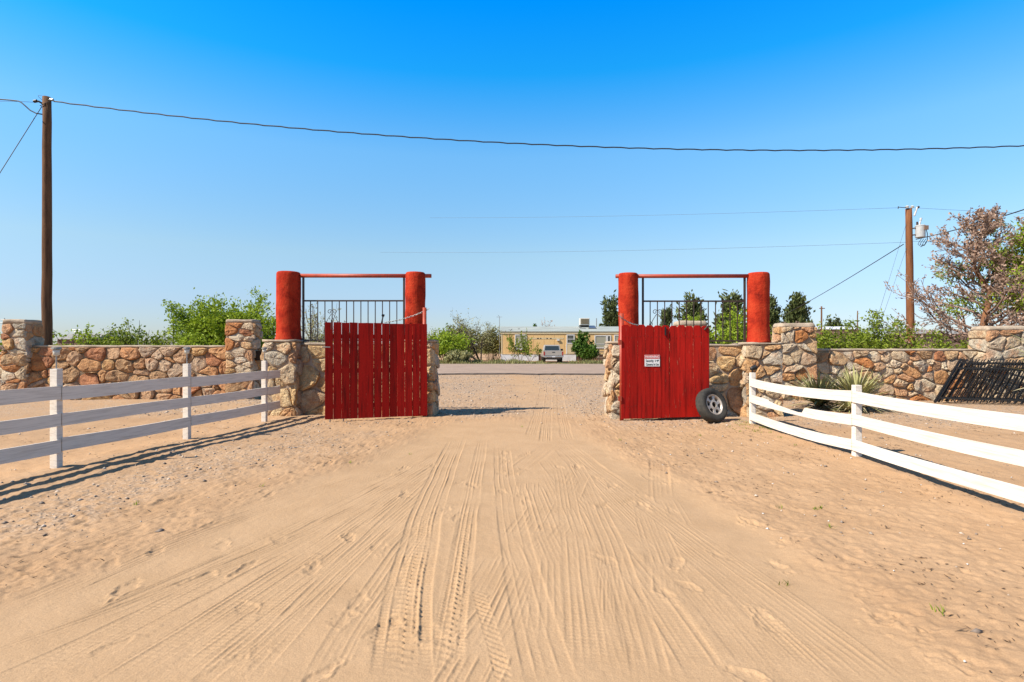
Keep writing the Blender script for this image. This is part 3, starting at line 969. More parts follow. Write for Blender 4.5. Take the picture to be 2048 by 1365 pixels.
YL = 12.05
wl_ = thing('gate_wing', 'stone gate wing with red stucco columns behind the shaded slatted gate', 'gate wall', (-3.6, 12.4, 0), 'stone gate wings with red columns')
masonry(wl_, -5.42, -4.74, YL, YL + 0.7, 1.62, 0.30, 0.27, [M['stone_big'], M['stone_tan']], 300, 'FRL', proud=(0.03, 0.08), cap=0.045, cap_over=0.03)
masonry(wl_, -4.735, -2.555, YL + 0.24, YL + 0.58, 1.55, 0.42, 0.34, [M['stone_big']], 320, 'F', cap=0.05)
masonry(wl_, -2.55, -1.74, YL, YL + 0.75, 1.62, 0.32, 0.30, [M['stone_big'], M['stone_tan']], 340, 'FRL', proud=(0.03, 0.08), cap=0.045, cap_over=0.03)
stucco_column(wl_, -5.04, YL + 0.36, 0.262, 1.655, 3.20, 1)
stucco_column(wl_, -2.18, YL + 0.36, 0.225, 1.655, 3.19, 2)
MB().tube([(-4.85, YL + 0.36, 3.115), (-1.82, YL + 0.36, 3.11)], 0.045, 14).build('top_pipe', M['red_pipe'], wl_, smooth=True)

YR = 11.7
wr_ = thing('gate_wing', 'stone gate wing with red stucco columns behind the sunlit gate and spare wheel', 'gate wall', (3.9, 12.0, 0), 'stone gate wings with red columns')
masonry(wr_, 2.12, 2.95, YR, YR + 0.7, 1.58, 0.30, 0.25, [M['stone_tan'], M['stone_tan'], M['stone_big']], 360, 'FRL', proud=(0.03, 0.08), cap=0.045, cap_over=0.03)
masonry(wr_, 2.955, 4.985, YR + 0.22, YR + 0.55, 1.52, 0.36, 0.30, [M['stone_big'], M['stone_tan']], 380, 'F', cap=0.05)
masonry(wr_, 4.99, 5.72, YR, YR + 0.7, 1.56, 0.28, 0.23, [M['stone_tan'], M['stone_tan'], M['stone_big']], 400, 'FRL', proud=(0.03, 0.08), cap=0.045, cap_over=0.03)
stucco_column(wr_, 2.56, YR + 0.34, 0.218, 1.62, 3.12, 3, -0.02)
stucco_column(wr_, 5.39, YR + 0.34, 0.232, 1.60, 3.13, 4, 0.0)
MB().tube([(2.27, YR + 0.34, 3.055), (5.25, YR + 0.34, 3.06)], 0.043, 14).build('top_pipe', M['red_pipe'], wr_, smooth=True)

# iron railings between the columns
def spiral(cx, cz, r0, r1, a0, turns, y, n=22):
    return [(cx + math.cos(a0 + turns * 2 * math.pi * i / n) * (r0 + (r1 - r0) * i / n), y, cz + math.sin(a0 + turns * 2 * math.pi * i / n) * (r0 + (r1 - r0) * i / n)) for i in range(n + 1)]

def railing(x0, x1, y, zb, zt, ztop, nb, scroll_at, label):
    t = thing('iron_railing', label, 'railing', ((x0 + x1) / 2, y, zb), 'iron railings between the red columns')
    for x in (x0, x1):
        MB().span((x - 0.02, y - 0.02, zb - 0.05), (x + 0.02, y + 0.02, ztop)).build('railing_post', M['iron'], t)
    MB().span((x0 + 0.02, y - 0.017, zt - 0.017), (x1 - 0.02, y + 0.017, zt + 0.017)).build('top_rail', M['iron'], t)
    MB().span((x0 + 0.02, y - 0.017, zb - 0.017), (x1 - 0.02, y + 0.017, zb + 0.017)).build('bottom_rail', M['iron'], t)
    bm_ = MB().span((-0.009, -0.009, 0), (0.009, 0.009, zt - zb - 0.036)).mesh('baluster', M['iron'])
    st = (x1 - x0) / (nb + 1)
    for i in range(nb):
        link('baluster', bm_, t, (x0 + st * (i + 1), y, zb + 0.018))
    cx = x0 + st * scroll_at
    ctr = zb + (zt - zb) * 0.42
    m = MB()
    for s in (-1, 1):
        arc = [(cx + s * st * 0.95, y, ctr - 0.02), (cx + s * st * 0.6, y, ctr + 0.10), (cx + s * 0.02, y, ctr + 0.22)]
        m.tube(arc, 0.007, 6)
        m.tube(spiral(cx + s * 0.055, ctr + 0.27, 0.055, 0.018, math.pi * (1 if s > 0 else 0), -s * 1.15, y), 0.007, 6)
        arc = [(cx + s * st * 0.95, y, ctr - 0.02), (cx + s * st * 0.6, y, ctr - 0.14), (cx + s * 0.02, y, ctr - 0.26)]
        m.tube(arc, 0.007, 6)
        m.tube(spiral(cx + s * 0.055, ctr - 0.31, 0.055, 0.018, math.pi * (1 if s > 0 else 0), s * 1.15, y), 0.007, 6)
        m.tube(spiral(cx + s * (st * 0.95 - 0.0), ctr + 0.0, 0.05, 0.015, math.pi / 2, s * 1.0, y), 0.006, 6)
    m.build('scroll', M['iron'], t, smooth=True)
    return t
railing(-4.715, -2.44, YL + 0.38, 1.66, 2.55, 3.07, 13, 4, 'iron railing above the shaded slatted gate, seen against plain sky')
railing(2.87, 5.10, YR + 0.36, 1.64, 2.51, 3.02, 13, 2, 'iron railing above the sunlit gate, green bush behind its bars')

# ------------------------------------------------------------------ plank gates
def plank_gate(label, hinge, free, z0a, z0b, top_a, top_b, nplank, gaps, seed, facing, post_top, dog=False):
    """hinge and free are ground points; planks stand between them"""
    rg = random.Random(seed)
    h, f = Vector((hinge[0], hinge[1], 0)), Vector((free[0], free[1], 0))
    d = (f - h); L = d.length; d.normalize()
    nrm = Vector((d.y, -d.x, 0))
    if nrm.y > 0: nrm = -nrm
    t = thing('plank_gate', label, 'gate', h, 'red plank gates swung open')
    wd = L / nplank
    for i in range(nplank):
        a = wd * i + gaps[i % len(gaps)] / 2
        b = wd * (i + 1) - gaps[(i + 1) % len(gaps)] / 2
        ta, tb = a / L, b / L
        za, zb_ = z0a + (z0b - z0a) * ta, z0a + (z0b - z0a) * tb
        tp = top_a + (top_b - top_a) * (ta + tb) / 2 + rg.uniform(-0.008, 0.008)
        e1, e2 = rg.uniform(-0.0055, 0.003), rg.uniform(-0.003, 0.0055)
        if dog:
            c = (b - a) * 0.22
            poly = [(a, za), (b, zb_), (b + e1, tp - c), (b - c, tp), (a + c, tp), (a + e2, tp - c)]
        else:
            poly = [(a, za), (b, zb_), (b + e1, tp + rg.uniform(-0.004, 0.004)), (a + e2, tp)]
        off_ = rg.uniform(-0.004, 0.004)
        MB().prism(poly, h + nrm * off_, d, Vector((0, 0, 1)), nrm * 0.02).build('plank', M['red_gate'], t, bevel=0.0025)
    for zc in (0.30, 1.02, 1.72):
        p = h + d * 0.03 - nrm * 0.026 + Vector((0, 0, zc))
        q = h + d * (L - 0.03) - nrm * 0.026 + Vector((0, 0, zc))
        MB().bar(p, q, 0.035, 0.09).build('cross_rail', M['red_gate'], t)
    MB().tube([h + d * 0.035 - nrm * 0.09 + Vector((0, 0, -0.1)), h + d * 0.035 - nrm * 0.09 + Vector((0, 0, post_top))], 0.042, 12).build('gate_post', M['red_pipe'], t, smooth=True)
    return t, h, d, nrm, L

gA = plank_gate('shaded dark red plank gate with daylight slits between its boards', (-1.83, 11.86), (-3.77, 11.08), 0.03, 0.045, 2.0, 2.01, 13,
                [0.002, 0.007, 0.008, 0.004, 0.003, 0.006, 0.006, 0.005, 0.002, 0.006, 0.002, 0.002, 0.004], 11, -1, 2.36)
t, h, d, n, L = gA
p = h + d * (L - 0.12) + n * 0.04
MB().tube([p + Vector((0, 0, 1.86)), p + Vector((0, 0, 2.05)), p + d * -0.03 + Vector((0, 0, 2.09)), p + d * -0.05 + Vector((0, 0, 2.05))], 0.008, 6).build('hook', M['iron'], t)
p = h + d * 0.98 - n * 0.02
MB().tube([p + Vector((0, 0, 1.95)), p - d * 0.05 + Vector((0, 0, 2.16))], 0.014, 8).tube([p - d * 0.075 + Vector((0, 0, 2.165)), p - d * 0.02 + Vector((0, 0, 2.175))], 0.024, 8).build('latch_rod', M['black_iron'], t)
MB().tube([h + d * (L - 0.10) + n * 0.035 + Vector((0, 0, 1.50)), h + d * (L + 0.05) + n * 0.035 + Vector((0, 0, 1.505))], 0.012, 8).build('bolt', M['galv'], t)
for s in (0.10, 0.36):
    p = h + d * (L - s) - n * 0.02
    MB().tube([p + Vector((0, 0, -0.03)), p + Vector((0, 0, 0.30))], 0.013, 8).build('drop_pin', M['galv'], t)

gB = plank_gate('sunlit red plank gate carrying the warning sign', (2.24, 11.28), (4.10, 11.46), 0.03, 0.06, 1.965, 1.945, 11,
                [0.003, 0.004, 0.003, 0.006, 0.004, 0.003, 0.008, 0.004, 0.003, 0.006, 0.003], 12, 1, 2.2, True)
t, h, d, n, L = gB
p = h + d * 0.92 + n * 0.04
MB().bar(p + Vector((0, 0, 1.74)), p + Vector((0, 0, 1.92)), 0.03, 0.03, (0, 1, 0)).build('handle', M['black_iron'], t, bevel=0.006)
p = h + d * 1.76 + n * 0.03
MB().tube([p + Vector((0, 0, 1.86)), p + d * 0.06 + Vector((0, 0, 1.93)), p + d * 0.14 + Vector((0, 0, 1.94))], 0.018, 8).build('latch', M['iron'], t)
MB().bar(h + d * (L + 0.012) - n * 0.03 + Vector((0, 0, 0.08)), h + d * (L + 0.012) - n * 0.03 + Vector((0, 0, 1.9)), 0.02, 0.03, (0, 1, 0)).build('edge_strip', M['wood_grey'], t)
for zc in (0.45, 1.6):
    p = h - d * 0.05 + n * 0.03
    MB().bar(p + Vector((0, 0, zc)) - d * 0.02, p + Vector((0, 0, zc)) + d * 0.05, 0.02, 0.10).build('hinge', M['red_pipe'], t)

nl_ = MB()
for i in range(11):
    for zc in (0.30, 1.02, 1.72):
        for dx_ in (0.045, 0.125):
            q_ = h + d * (L / 11 * i + dx_) + n * 0.024 + Vector((0, 0, zc + rnd.uniform(-.02, .02)))
            nl_.tube([q_, q_ + n * 0.004], 0.0055, 6)
nl_.build('nail_heads', M['iron'], t)['kind'] = 'stuff'
# warning sign screwed to the sunlit gate
def text(body, size, mat_, parent, loc, rotz, sx=1.0):
    cu = bpy.data.curves.new('lettering', 'FONT')
    cu.body = body
    cu.size = size
    cu.extrude = 0.0008
    cu.align_x = 'CENTER'
    cu.align_y = 'CENTER'
    cu.offset = 0.0012
    cu.materials.append(mat_)
    fo = bpy.data.objects.new('lettering', cu)
    COL.objects.link(fo)
    bpy.context.view_layer.update()
    me = bpy.data.meshes.new_from_object(fo.evaluated_get(bpy.context.evaluated_depsgraph_get()))
    bpy.data.objects.remove(fo)
    me.name = 'lettering'
    o = bpy.data.objects.new('lettering', me)
    COL.objects.link(o)
    o.parent = parent
    o.location = Vector(loc) - root_loc(parent)
    o.rotation_euler = (R(90), 0, rotz)
    o.scale = (sx, 1, 1)
    return o
sc_ = h + d * 0.645 + n * 0.0275 + Vector((0, 0, 1.225))
sg = thing('warning_sign', 'small white warning sign with red header about security cameras', 'sign', sc_)
rz = math.atan2(d.y, d.x)
hw, hh = 0.160, 0.118
MB().prism([(-hw, -hh), (hw, -hh), (hw, hh), (-hw, hh)], sc_, d, Vector((0, 0, 1)), n * 0.004).build('sign_panel', M['sign_white'], sg)
MB().prism([(-hw + .004, hh - 0.078), (hw - .004, hh - 0.078), (hw - .004, hh - .004), (-hw + .004, hh - .004)], sc_ + n * 0.0042, d, Vector((0, 0, 1)), n * 0.0012).build('sign_header', M['sign_red'], sg)
text('WARNING', 0.066, M['sign_white'], sg, sc_ + n * 0.0065 + Vector((0, 0, hh - 0.041)), rz, 0.95)
text('Security', 0.070, M['sign_ink'], sg, sc_ + n * 0.0052 - d * 0.055 + Vector((0, 0, -0.005)), rz, 0.72)
text('Cameras In Use', 0.068, M['sign_ink'], sg, sc_ + n * 0.0052 + Vector((0, 0, -0.079)), rz, 0.62)
k = sc_ + n * 0.0045 + d * 0.062 + Vector((0, 0, -0.005))
MB().prism([(-.006, -.016), (.006, -.022), (.012, 0), (.006, .022), (-.006, .018), (-0.001, 0)], k, d, Vector((0, 0, 1)), n * 0.001).prism(
    [(.025, .010), (.072, .026), (.080, .006), (.056, -.004), (.052, -.022), (.044, -.022), (.044, -.006), (.027, -.004)], k, d, Vector((0, 0, 1)), n * 0.001).build('camera_symbol', M['sign_ink'], sg)

def chain(label, a, b, sag, matl, nl):
    a, b = Vector(a), Vector(b)
    t = thing('chain', label, 'chain', a)
    m = MB()
    pts = [a.lerp(b, i / nl) - Vector((0, 0, sag * 4 * (i / nl) * (1 - i / nl))) for i in range(nl + 1)]
    for i in range(nl):
        p, q = pts[i], pts[i + 1]
        dd = (q - p); ll = dd.length; dd.normalize()
        sd = dd.orthogonal().normalized()
        if i % 2: sd = sd.cross(dd)
        e = 0.013
        loop = []
        for k in range(9):
            tt = 2 * math.pi * k / 8
            loop.append((p + q) / 2 + dd * math.cos(tt) * (ll * 0.68) + sd * math.sin(tt) * e)
        m.tube(loop, 0.0055, 5, False)
    m.build('chain_links', matl, t, smooth=True)
chain('pale slack chain tied from the shaded gate post to the railing', (-1.80, 11.90, 2.33), (-2.85, 12.35, 2.06), 0.05, M['galv'], 24)
chain('slack chain tied from the sunlit gate post to the railing', (2.19, 11.25, 2.14), (2.86, 11.95, 1.98), 0.06, M['galv'], 20)

# ------------------------------------------------------------------ spare wheel
wt = thing('spare_wheel', 'black tyre on a dusty alloy rim leaning against the sunlit gate', 'wheel', (4.02, 10.98, 0))
def build_wheel():
    R0, W2 = 0.352, 0.125
    prof = [(0.205, -0.085), (0.225, -0.112), (0.28, -0.128), (0.322, -0.120), (0.343, -0.098), (0.352, -0.06), (0.354, 0.0), (0.352, 0.06), (0.343, 0.098), (0.322, 0.120), (0.28, 0.128), (0.225, 0.112), (0.205, 0.085)]
    n = 60
    tb = MB()
    vs, fs = [], []
    for i, (r, z) in enumerate(prof):
        for k in range(n):
            t = 2 * math.pi * k / n
            rr = r
            if 3 <= i <= 9 and i != 6:
                rr -= 0.007 if k % 2 else 0.0
            vs.append((rr * math.cos(t), rr * math.sin(t), z))
    m = len(prof)
    for i in range(m - 1):
        for k in range(n):
            fs.append((i * n + k, i * n + (k + 1) % n, (i + 1) * n + (k + 1) % n, (i + 1) * n + k))
    tb.add(vs, fs)
    tyre = tb
    # rim: lip, dished barrel, spoke disc with five openings and a centre hole
    rb = MB()
    rp = [(0.188, -0.09), (0.198, -0.05), (0.198, 0.07), (0.213, 0.098), (0.206, 0.106), (0.193, 0.098), (0.180, 0.070), (0.172, 0.02), (0.172, -0.07)]
    vs, fs = [], []
    for r, z in rp:
        for k in range(48):
            t = 2 * math.pi * k / 48
            vs.append((r * math.cos(t), r * math.sin(t), z))
    for i in range(len(rp) - 1):
        for k in range(48):
            fs.append((i * 48 + k, i * 48 + (k + 1) % 48, (i + 1) * 48 + (k + 1) % 48, (i + 1) * 48 + k))
    rb.add(vs, fs)
    # spoke disc: annulus 0.062..0.105 + 6 spokes to 0.185
    vs, fs = [], []
    for zt_ in (0.075, 0.035):
        for r in (0.058, 0.104):
            for k in range(48):
                t = 2 * math.pi * k / 48
                vs.append((r * math.cos(t), r * math.sin(t), zt_ + (0.012 if r < 0.08 else 0)))
    for k in range(48):
        k2 = (k + 1) % 48
        fs.append((k, 48 + k, 48 + k2, k2))
        fs.append((k2, 96 + k2, 96 + k, k))
        fs.append((48 + k, 144 + k, 144 + k2, 48 + k2))
    rb.add(vs, fs)
    for j in range(6):
        t = 2 * math.pi * j / 6 + 0.3
        cx, sx = math.cos(t), math.sin(t)
        u = Vector((cx, sx, 0)); v = Vector((-sx, cx, 0))
        rb.prism([(0.095, -0.030), (0.140, -0.025), (0.182, -0.046), (0.182, 0.046), (0.140, 0.025), (0.095, 0.030)], Vector((0, 0, 0.030)), u, v, Vector((0, 0, 0.048)))
    shade_back = MB().lathe([(0.17, -0.072), (0.17, -0.066), (0.01, -0.066)], 32)  # dark disc closing the rim's back, its colour standing in for shade behind the spokes
    return tyre, rb, shade_back
ty, rb, hb = build_wheel()
axis = Vector((0.43, -0.83, 0.34)).normalized()
for b in (ty, rb, hb):
    b.v = [(q[0], q[1], q[2] * 0.84) for q in b.v]
ux = Vector((0, 0, 1)).cross(axis).normalized(); uy = axis.cross(ux)
MW = Matrix((ux, uy, axis)).transposed()
low = min((MW @ Vector(v)).z for v in ty.v)
ctr = Vector((3.985, 10.98, gz(4.0, 10.9) - low - 0.012))
for b, nm, mm in ((ty, 'tyre', M['rubber']), (rb, 'rim', M['alloy']), (hb, 'shade_plate', M['dark'])):
    if nm == 'shade_plate': nm = 'painted_shade_disc'
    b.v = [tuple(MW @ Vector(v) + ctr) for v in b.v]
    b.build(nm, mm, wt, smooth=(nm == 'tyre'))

# ------------------------------------------------------------------ white board fences
def board(parent, p, q, hgt, th, sag=0.0, seed=0, notch=None, nseg=14, side=Vector((1, 0, 0))):
    """rail board from p to q (centre line), a little warped"""
    rg = random.Random(seed)
    p, q = Vector(p), Vector(q)
    vs, fs = [], []
    ph = rg.uniform(0, 6)
    for i in range(nseg + 1):
        t = i / nseg
        c = p.lerp(q, t) - Vector((0, 0, sag * 4 * t * (1 - t))) + Vector((0, 0, 0.004 * math.sin(ph + t * 5)))
        top = hgt / 2
        if notch:
            top = np.interp(t, notch[0], notch[1])
        for a, b in ((-th / 2, -hgt / 2), (th / 2, -hgt / 2), (th / 2, top), (-th / 2, top)):
            vs.append(c + side * a + Vector((0, 0, b)))
    for i in range(nseg):
        for k in range(4):
            k2 = (k + 1) % 4
            fs.append((i * 4 + k, i * 4 + k2, (i + 1) * 4 + k2, (i + 1) * 4 + k))
    fs += [(3, 2, 1, 0), tuple(nseg * 4 + k for k in range(4))]
    return MB().add(vs, fs).build('rail', M['white'], parent, bevel=0.0)

fl = thing('board_fence', 'white three-board fence with solar lights on its posts and long shadows', 'fence', (-5.33, 9.0, 0), 'white board fences along the drive')
lp = [(-5.96, 4.60), (-5.65, 6.82), (-5.33, 9.02), (-5.05, 11.22)]
lh = [1.235, 1.233, 1.230, 1.225]
for i, (x, y) in enumerate(lp):
    MB().span((x - 0.045, y - 0.045, -0.1), (x + 0.045, y + 0.045, lh[i])).build('fence_post', M['white'], fl, bevel=0.004)
ends = lp + [(-5.0, 11.72)]
for i in range(4):
    a, b = ends[i], ends[i + 1]
    for j, (zc, hh) in enumerate(((0.935, 0.165), (0.605, 0.155), (0.285, 0.165))):
        d0 = (Vector((b[0], b[1], 0)) - Vector((a[0], a[1], 0))).normalized()
        g = 0.008
        zoff = 0.006 * ((i * 3 + j) % 3 - 1)
        board(fl, Vector((a[0] + 0.056, a[1], zc + zoff)) + d0 * g, Vector((b[0] + 0.056, b[1], zc - zoff)) - d0 * g, hh, 0.021, 0.004, i * 5 + j)

fr_ = thing('board_fence', 'white three-board fence whose middle board is split near the stone wing', 'fence', (4.67, 7.5, 0), 'white board fences along the drive')
rp_ = [(4.655, 10.65), (4.70, 7.5), (4.70, 4.3), (4.68, 1.1)]
rh_ = [1.01, 0.985, 0.99, 0.985]
for i, (x, y) in enumerate(rp_):
    MB().span((x - 0.045, y - 0.045, -0.1), (x + 0.045, y + 0.045, rh_[i])).build('fence_post', M['white'], fr_, bevel=0.004)
for i in range(3):
    a, b = rp_[i], rp_[i + 1]
    for j, (zc, hh) in enumerate(((0.83, 0.15), (0.515, 0.145), (0.175, 0.145))):
        no = None
        if i == 0 and j == 1:
            no = ([0, 0.22, 0.24, 0.33, 0.55, 0.60, 0.62, 1], [0.072, 0.072, 0.045, 0.02, -0.022, -0.015, 0.07, 0.072])
        board(fr_, (a[0] - 0.056, a[1] - 0.006, zc), (b[0] - 0.056, b[1] + 0.006, zc - 0.012 * i), hh, 0.021, 0.045 if i == 0 else 0.02, 30 + i * 5 + j, no, 40 if no else 14)

# solar lights on the posts
def solar_light(name, label, loc, group=None):
    t = thing(name, label, 'solar light', loc, group)
    x, y, z = loc
    MB().tube([(x, y, z - 0.03), (x, y, z + 0.16)], 0.008, 8).build('stake', M['galv'], t)
    mm = Matrix.Translation((x, y, z + 0.16))
    MB().lathe([(0.012, 0), (0.034, 0.012), (0.037, 0.075), (0.03, 0.08)], 14, mm).build('lens', M['lamp_glass'], t, smooth=True)
    MB().lathe([(0.03, 0.08), (0.058, 0.082), (0.054, 0.10), (0.03, 0.115), (0.004, 0.118)], 14, mm).build('lamp_cap', M['lamp_body'], t)
    return t
s1 = solar_light('solar_light', 'solar stake light on the white fence post nearest the camera', (lp[1][0], lp[1][1], lh[1]), 'solar lights on the white fence')
for i, lab in ((2, 'solar stake light on the middle post of the fence by the orange wall'), (3, 'solar stake light on the fence post next to the stone gate wing')):
    c = copy_tree(s1)
    c.location = (lp[i][0], lp[i][1], lh[i])
    c['label'] = lab
bl = thing('solar_light', 'black spotlight clamped on top of the white post by the stone wing', 'spotlight', (4.655, 10.65, 1.01))
MB().tube([(4.655, 10.65, 1.0), (4.655, 10.65, 1.06)], 0.012, 8).build('bracket', M['black_iron'], bl)
mm = Matrix.Translation((4.665, 10.63, 1.10)) @ Matrix.Rotation(R(70), 4, 'Y')
MB().lathe([(0.025, -0.06), (0.04, -0.03), (0.052, 0.05), (0.05, 0.055), (0.03, 0.05)], 14, mm).build('lamp_head', M['black_iron'], bl)

# ------------------------------------------------------------------ leaning iron fence panels
def iron_panel(label, x0, y_foot, length, lean, zlen, shear, seed, nb=24):
    """racked picket panel: rails level, pickets slanted by shear, leaning back"""
    t = thing('iron_fence', label, 'iron fence', (x0, y_foot, 0), 'black iron fence panels leaning on the wall')
    u = Vector((0.90, -0.43, 0.0))
    v = Vector((shear, lean, 1.0))
    o = Vector((x0, y_foot, 0.03))
    def P(s, k): return o + u * s + v * (zlen * k)
    for k in (0.10, 0.80, 0.93):
        MB().bar(P(-0.02, k), P(length, k), 0.03, 0.04).build('panel_rail', M['black_iron'], t)
    for s in (0.0, length):
        MB().bar(P(s, 0), P(s, 1.02), 0.05, 0.05, (0, 1, 0)).build('end_post', M['black_iron'], t)
    pm = MB().bar((0, 0, 0), v * (zlen * 1.0), 0.018, 0.018, (0, 1, 0)).mesh('picket', M['black_iron'])
    for i in range(1, nb):
        link('picket', pm, t, P(length * i / nb, 0.02))
    return t
iron_panel('black iron picket panel at the front of the leaning stack', 11.30, 14.70, 4.6, 0.60, 1.12, 1.10, 1, 34)
iron_panel('black iron picket panel at the middle of the leaning stack', 11.52, 14.86, 4.4, 0.57, 1.10, 1.10, 2, 33)
iron_panel('black iron picket panel right against the tan wall in the stack', 11.85, 15.00, 4.4, 0.53, 1.06, 1.08, 3, 33)

# ------------------------------------------------------------------ yuccas
def blade_mesh(name, ln, wd, droop, m):
    n = 5
    vs, fs = [], []
    for i in range(n + 1):
        t = i / n
        ww = wd * (1 - t) ** 0.7 * (0.7 + 0.6 * min(t * 4, 1)) * 0.5
        x = ln * t
        z = -droop * ln * t * t
        vs += [(x, -ww, z + ww * 0.3), (x, 0, z), (x, ww, z + ww * 0.3)]
    for i in range(n):
        a = 3 * i
        fs += [(a, a + 3, a + 4, a + 1), (a + 1, a + 4, a + 5, a + 2)]
    return MB().add(vs, fs).mesh(name, m)
blades = [blade_mesh('leaf', 1.0, 0.045, dr, M['yucca']) for dr in (0.05, 0.15, 0.35)]
dry = [blade_mesh('leaf', 1.0, 0.04, dr, M['yucca_dry']) for dr in (0.2, 0.5)]
def yucca(label, x, y, size, n, seed, hz=0.12, wsc=1.0, up=0.9, drysh=0.18):
    rg = random.Random(seed)
    t = thing('yucca', label, 'yucca', (x, y, gz(x, y)), 'spiky yuccas by the stone wall')
    MB().tube([(x, y, -0.05), (x, y, hz + 0.1)], [0.09, 0.05], 8).build('stem', M['twig'], t)
    for i in range(n):
        el = rg.uniform(0.02, up) ** 0.9 * 1.35
        a = rg.uniform(0, 2 * math.pi)
        me = rg.choice(dry) if (el < 0.3 and rg.random() < 0.6) or rg.random() < drysh * 0.4 else rg.choice(blades)
        s = size * rg.uniform(0.75, 1.08)
        link('leaf', me, t, (x + rg.uniform(-.05, .05), y + rg.uniform(-.05, .05), hz * rg.uniform(0.6, 1.4)), (0, -el, a), (s, wsc * 1.5 * rg.uniform(0.8, 1.2), s))
    return t
yucca('spiky yucca half hidden in the shade beside the square tan pillar', 7.42, 13.3, 0.90, 200, 1, 0.12, 1.0)
yucca('full round yucca with pale stiff leaves behind the white fence', 8.10, 13.0, 1.02, 290, 2, 0.14, 0.8)
yucca('small yucca tucked low beside the round full yucca', 7.72, 12.55, 0.55, 60, 3, 0.05, 0.8)
yucca('long bladed agave at the picture edge before the end pillar', 13.55, 13.6, 1.25, 26, 4, 0.85, 2.4, 0.75, 0.05)

# ------------------------------------------------------------------ vegetation builders
def leaf_quads(P, rs, ln, wd, D=None, up=0.0):
    """rhombic leaves at P; returns verts, faces"""
    n = len(P)
    A = rs.normal(size=(n, 3))
    if D is not None:
        A = A * 0.7 + D
    A[:, 2] += up
    A /= np.linalg.norm(A, axis=1, keepdims=True) + 1e-9
    B = np.cross(A, rs.normal(size=(n, 3)))
    B /= np.linalg.norm(B, axis=1, keepdims=True) + 1e-9
    l = (ln * rs.uniform(0.6, 1.3, n))[:, None]
    w_ = (wd * rs.uniform(0.6, 1.3, n))[:, None]
    V = np.stack([P - A * l / 2, P + B * w_ / 2, P + A * l / 2, P - B * w_ / 2], 1).reshape(-1, 3)
    Fq = np.arange(4 * n).reshape(n, 4)
    return V, Fq

def grow(rg, p, d, L, r, lvl, mx, out, spread, nch, shrink, curve, up, start=0.35):
    pts = [p.copy()]
    q = p.copy()
    dd = d.copy()
    ns = 4 if lvl < mx else 3
    for i in range(ns):
        dd = (dd + Vector((rg.gauss(0, curve), rg.gauss(0, curve), rg.gauss(0, curve) + up))).normalized()
        q = q + dd * (L / ns)
        pts.append(q.copy())
    rr = [r * (1 - 0.55 * i / ns) for i in range(ns + 1)]
    out.append((pts, rr, lvl))
    if lvl >= mx: return
    for k in range(nch[lvl]):
        t = start + (1 - start) * (k + rg.random()) / nch[lvl]
        i = min(int(t * ns), ns - 1)
        f = t * ns - i
        b = pts[i].lerp(pts[i + 1], f)
        ax_ = (pts[i + 1] - pts[i]).normalized()
        o = ax_.orthogonal().normalized()
        o.rotate(Matrix.Rotation(rg.uniform(0, 2 * math.pi), 3, ax_))
        sp = spread * rg.uniform(0.7, 1.3)
        nd = (ax_ * math.cos(sp) + o * math.sin(sp)).normalized()
        grow(rg, b, nd, L * shrink * rg.uniform(0.75, 1.25), r * (1 - 0.55 * t) * 0.62, lvl + 1, mx, out, spread, nch, shrink, curve, up, start * 0.7)

def branch_mesh(br, n0=7, thin=0.005):
    m = MB()
    for pts, rr, lvl in br:
        m.tube(pts, [max(x, thin) for x in rr], max(3, n0 - 2 * lvl), False)
    return m

def leaf_points(br, rs, lv, per, jit):
    P, D = [], []
    for pts, rr, lvl in br:
        if lvl < lv: continue
        k = per if lvl > lv else per // 2
        for _ in range(k):
            t = rs.uniform(0.1, 1.0) * (len(pts) - 1)
            i = min(int(t), len(pts) - 2)
            a, b = pts[i], pts[i + 1]
            c = a.lerp(b, t - i)
            P.append((c.x, c.y, c.z)); dd = (b - a).normalized(); D.append((dd.x, dd.y, dd.z))
    P = np.array(P); D = np.array(D)
    return P + rs.normal(size=P.shape) * jit, D

def tree(name, label, cat, x, y, height, seed, leafm, barkm, nst=1, spread=0.7, nch=(6, 5, 4), shrink=0.62, curve=0.14, up=0.05, per=10, ln=0.14, wd=0.06,
         jit=0.07, lv=2, first=0.5, r=0.12, group=None, tilt=0.3, width=1.0, mx=3, start=0.35, thin=0.005):
    rg = random.Random(seed)
    rs = np.random.RandomState(seed)
    br = []
    for s in range(nst):
        a = rg.uniform(0, 2 * math.pi)
        tl = tilt * rg.uniform(0.4, 1.2) if nst > 1 else tilt * 0.25
        d = Vector((math.cos(a) * tl, math.sin(a) * tl, 1)).normalized()
        grow(rg, Vector((0, 0, -0.1)), d, height * first, r * (1 if nst == 1 else rg.uniform(0.5, 0.9)), 0, mx, br, spread, nch, shrink, curve, up, start)
    allp = np.array([tuple(p) for pts, rr, l in br for p in pts])
    zt = np.percentile(allp[:, 2], 99)
    k = height / max(zt, 0.1)
    br = [([Vector((p.x * k * width + x, p.y * k * width + y, p.z * k)) for p in pts], [q * 1.0 for q in rr], l) for pts, rr, l in br]
    t = thing(name, label, cat, (x, y, 0), group)
    branch_mesh(br, 7, thin).build('trunk', barkm, t, smooth=True)
    P, D = leaf_points(br, rs, lv, per, jit)
    V_, F_ = leaf_quads(P, rs, ln, wd, D)
    np_obj('crown', V_, F_, leafm, t)
    return t, br, P

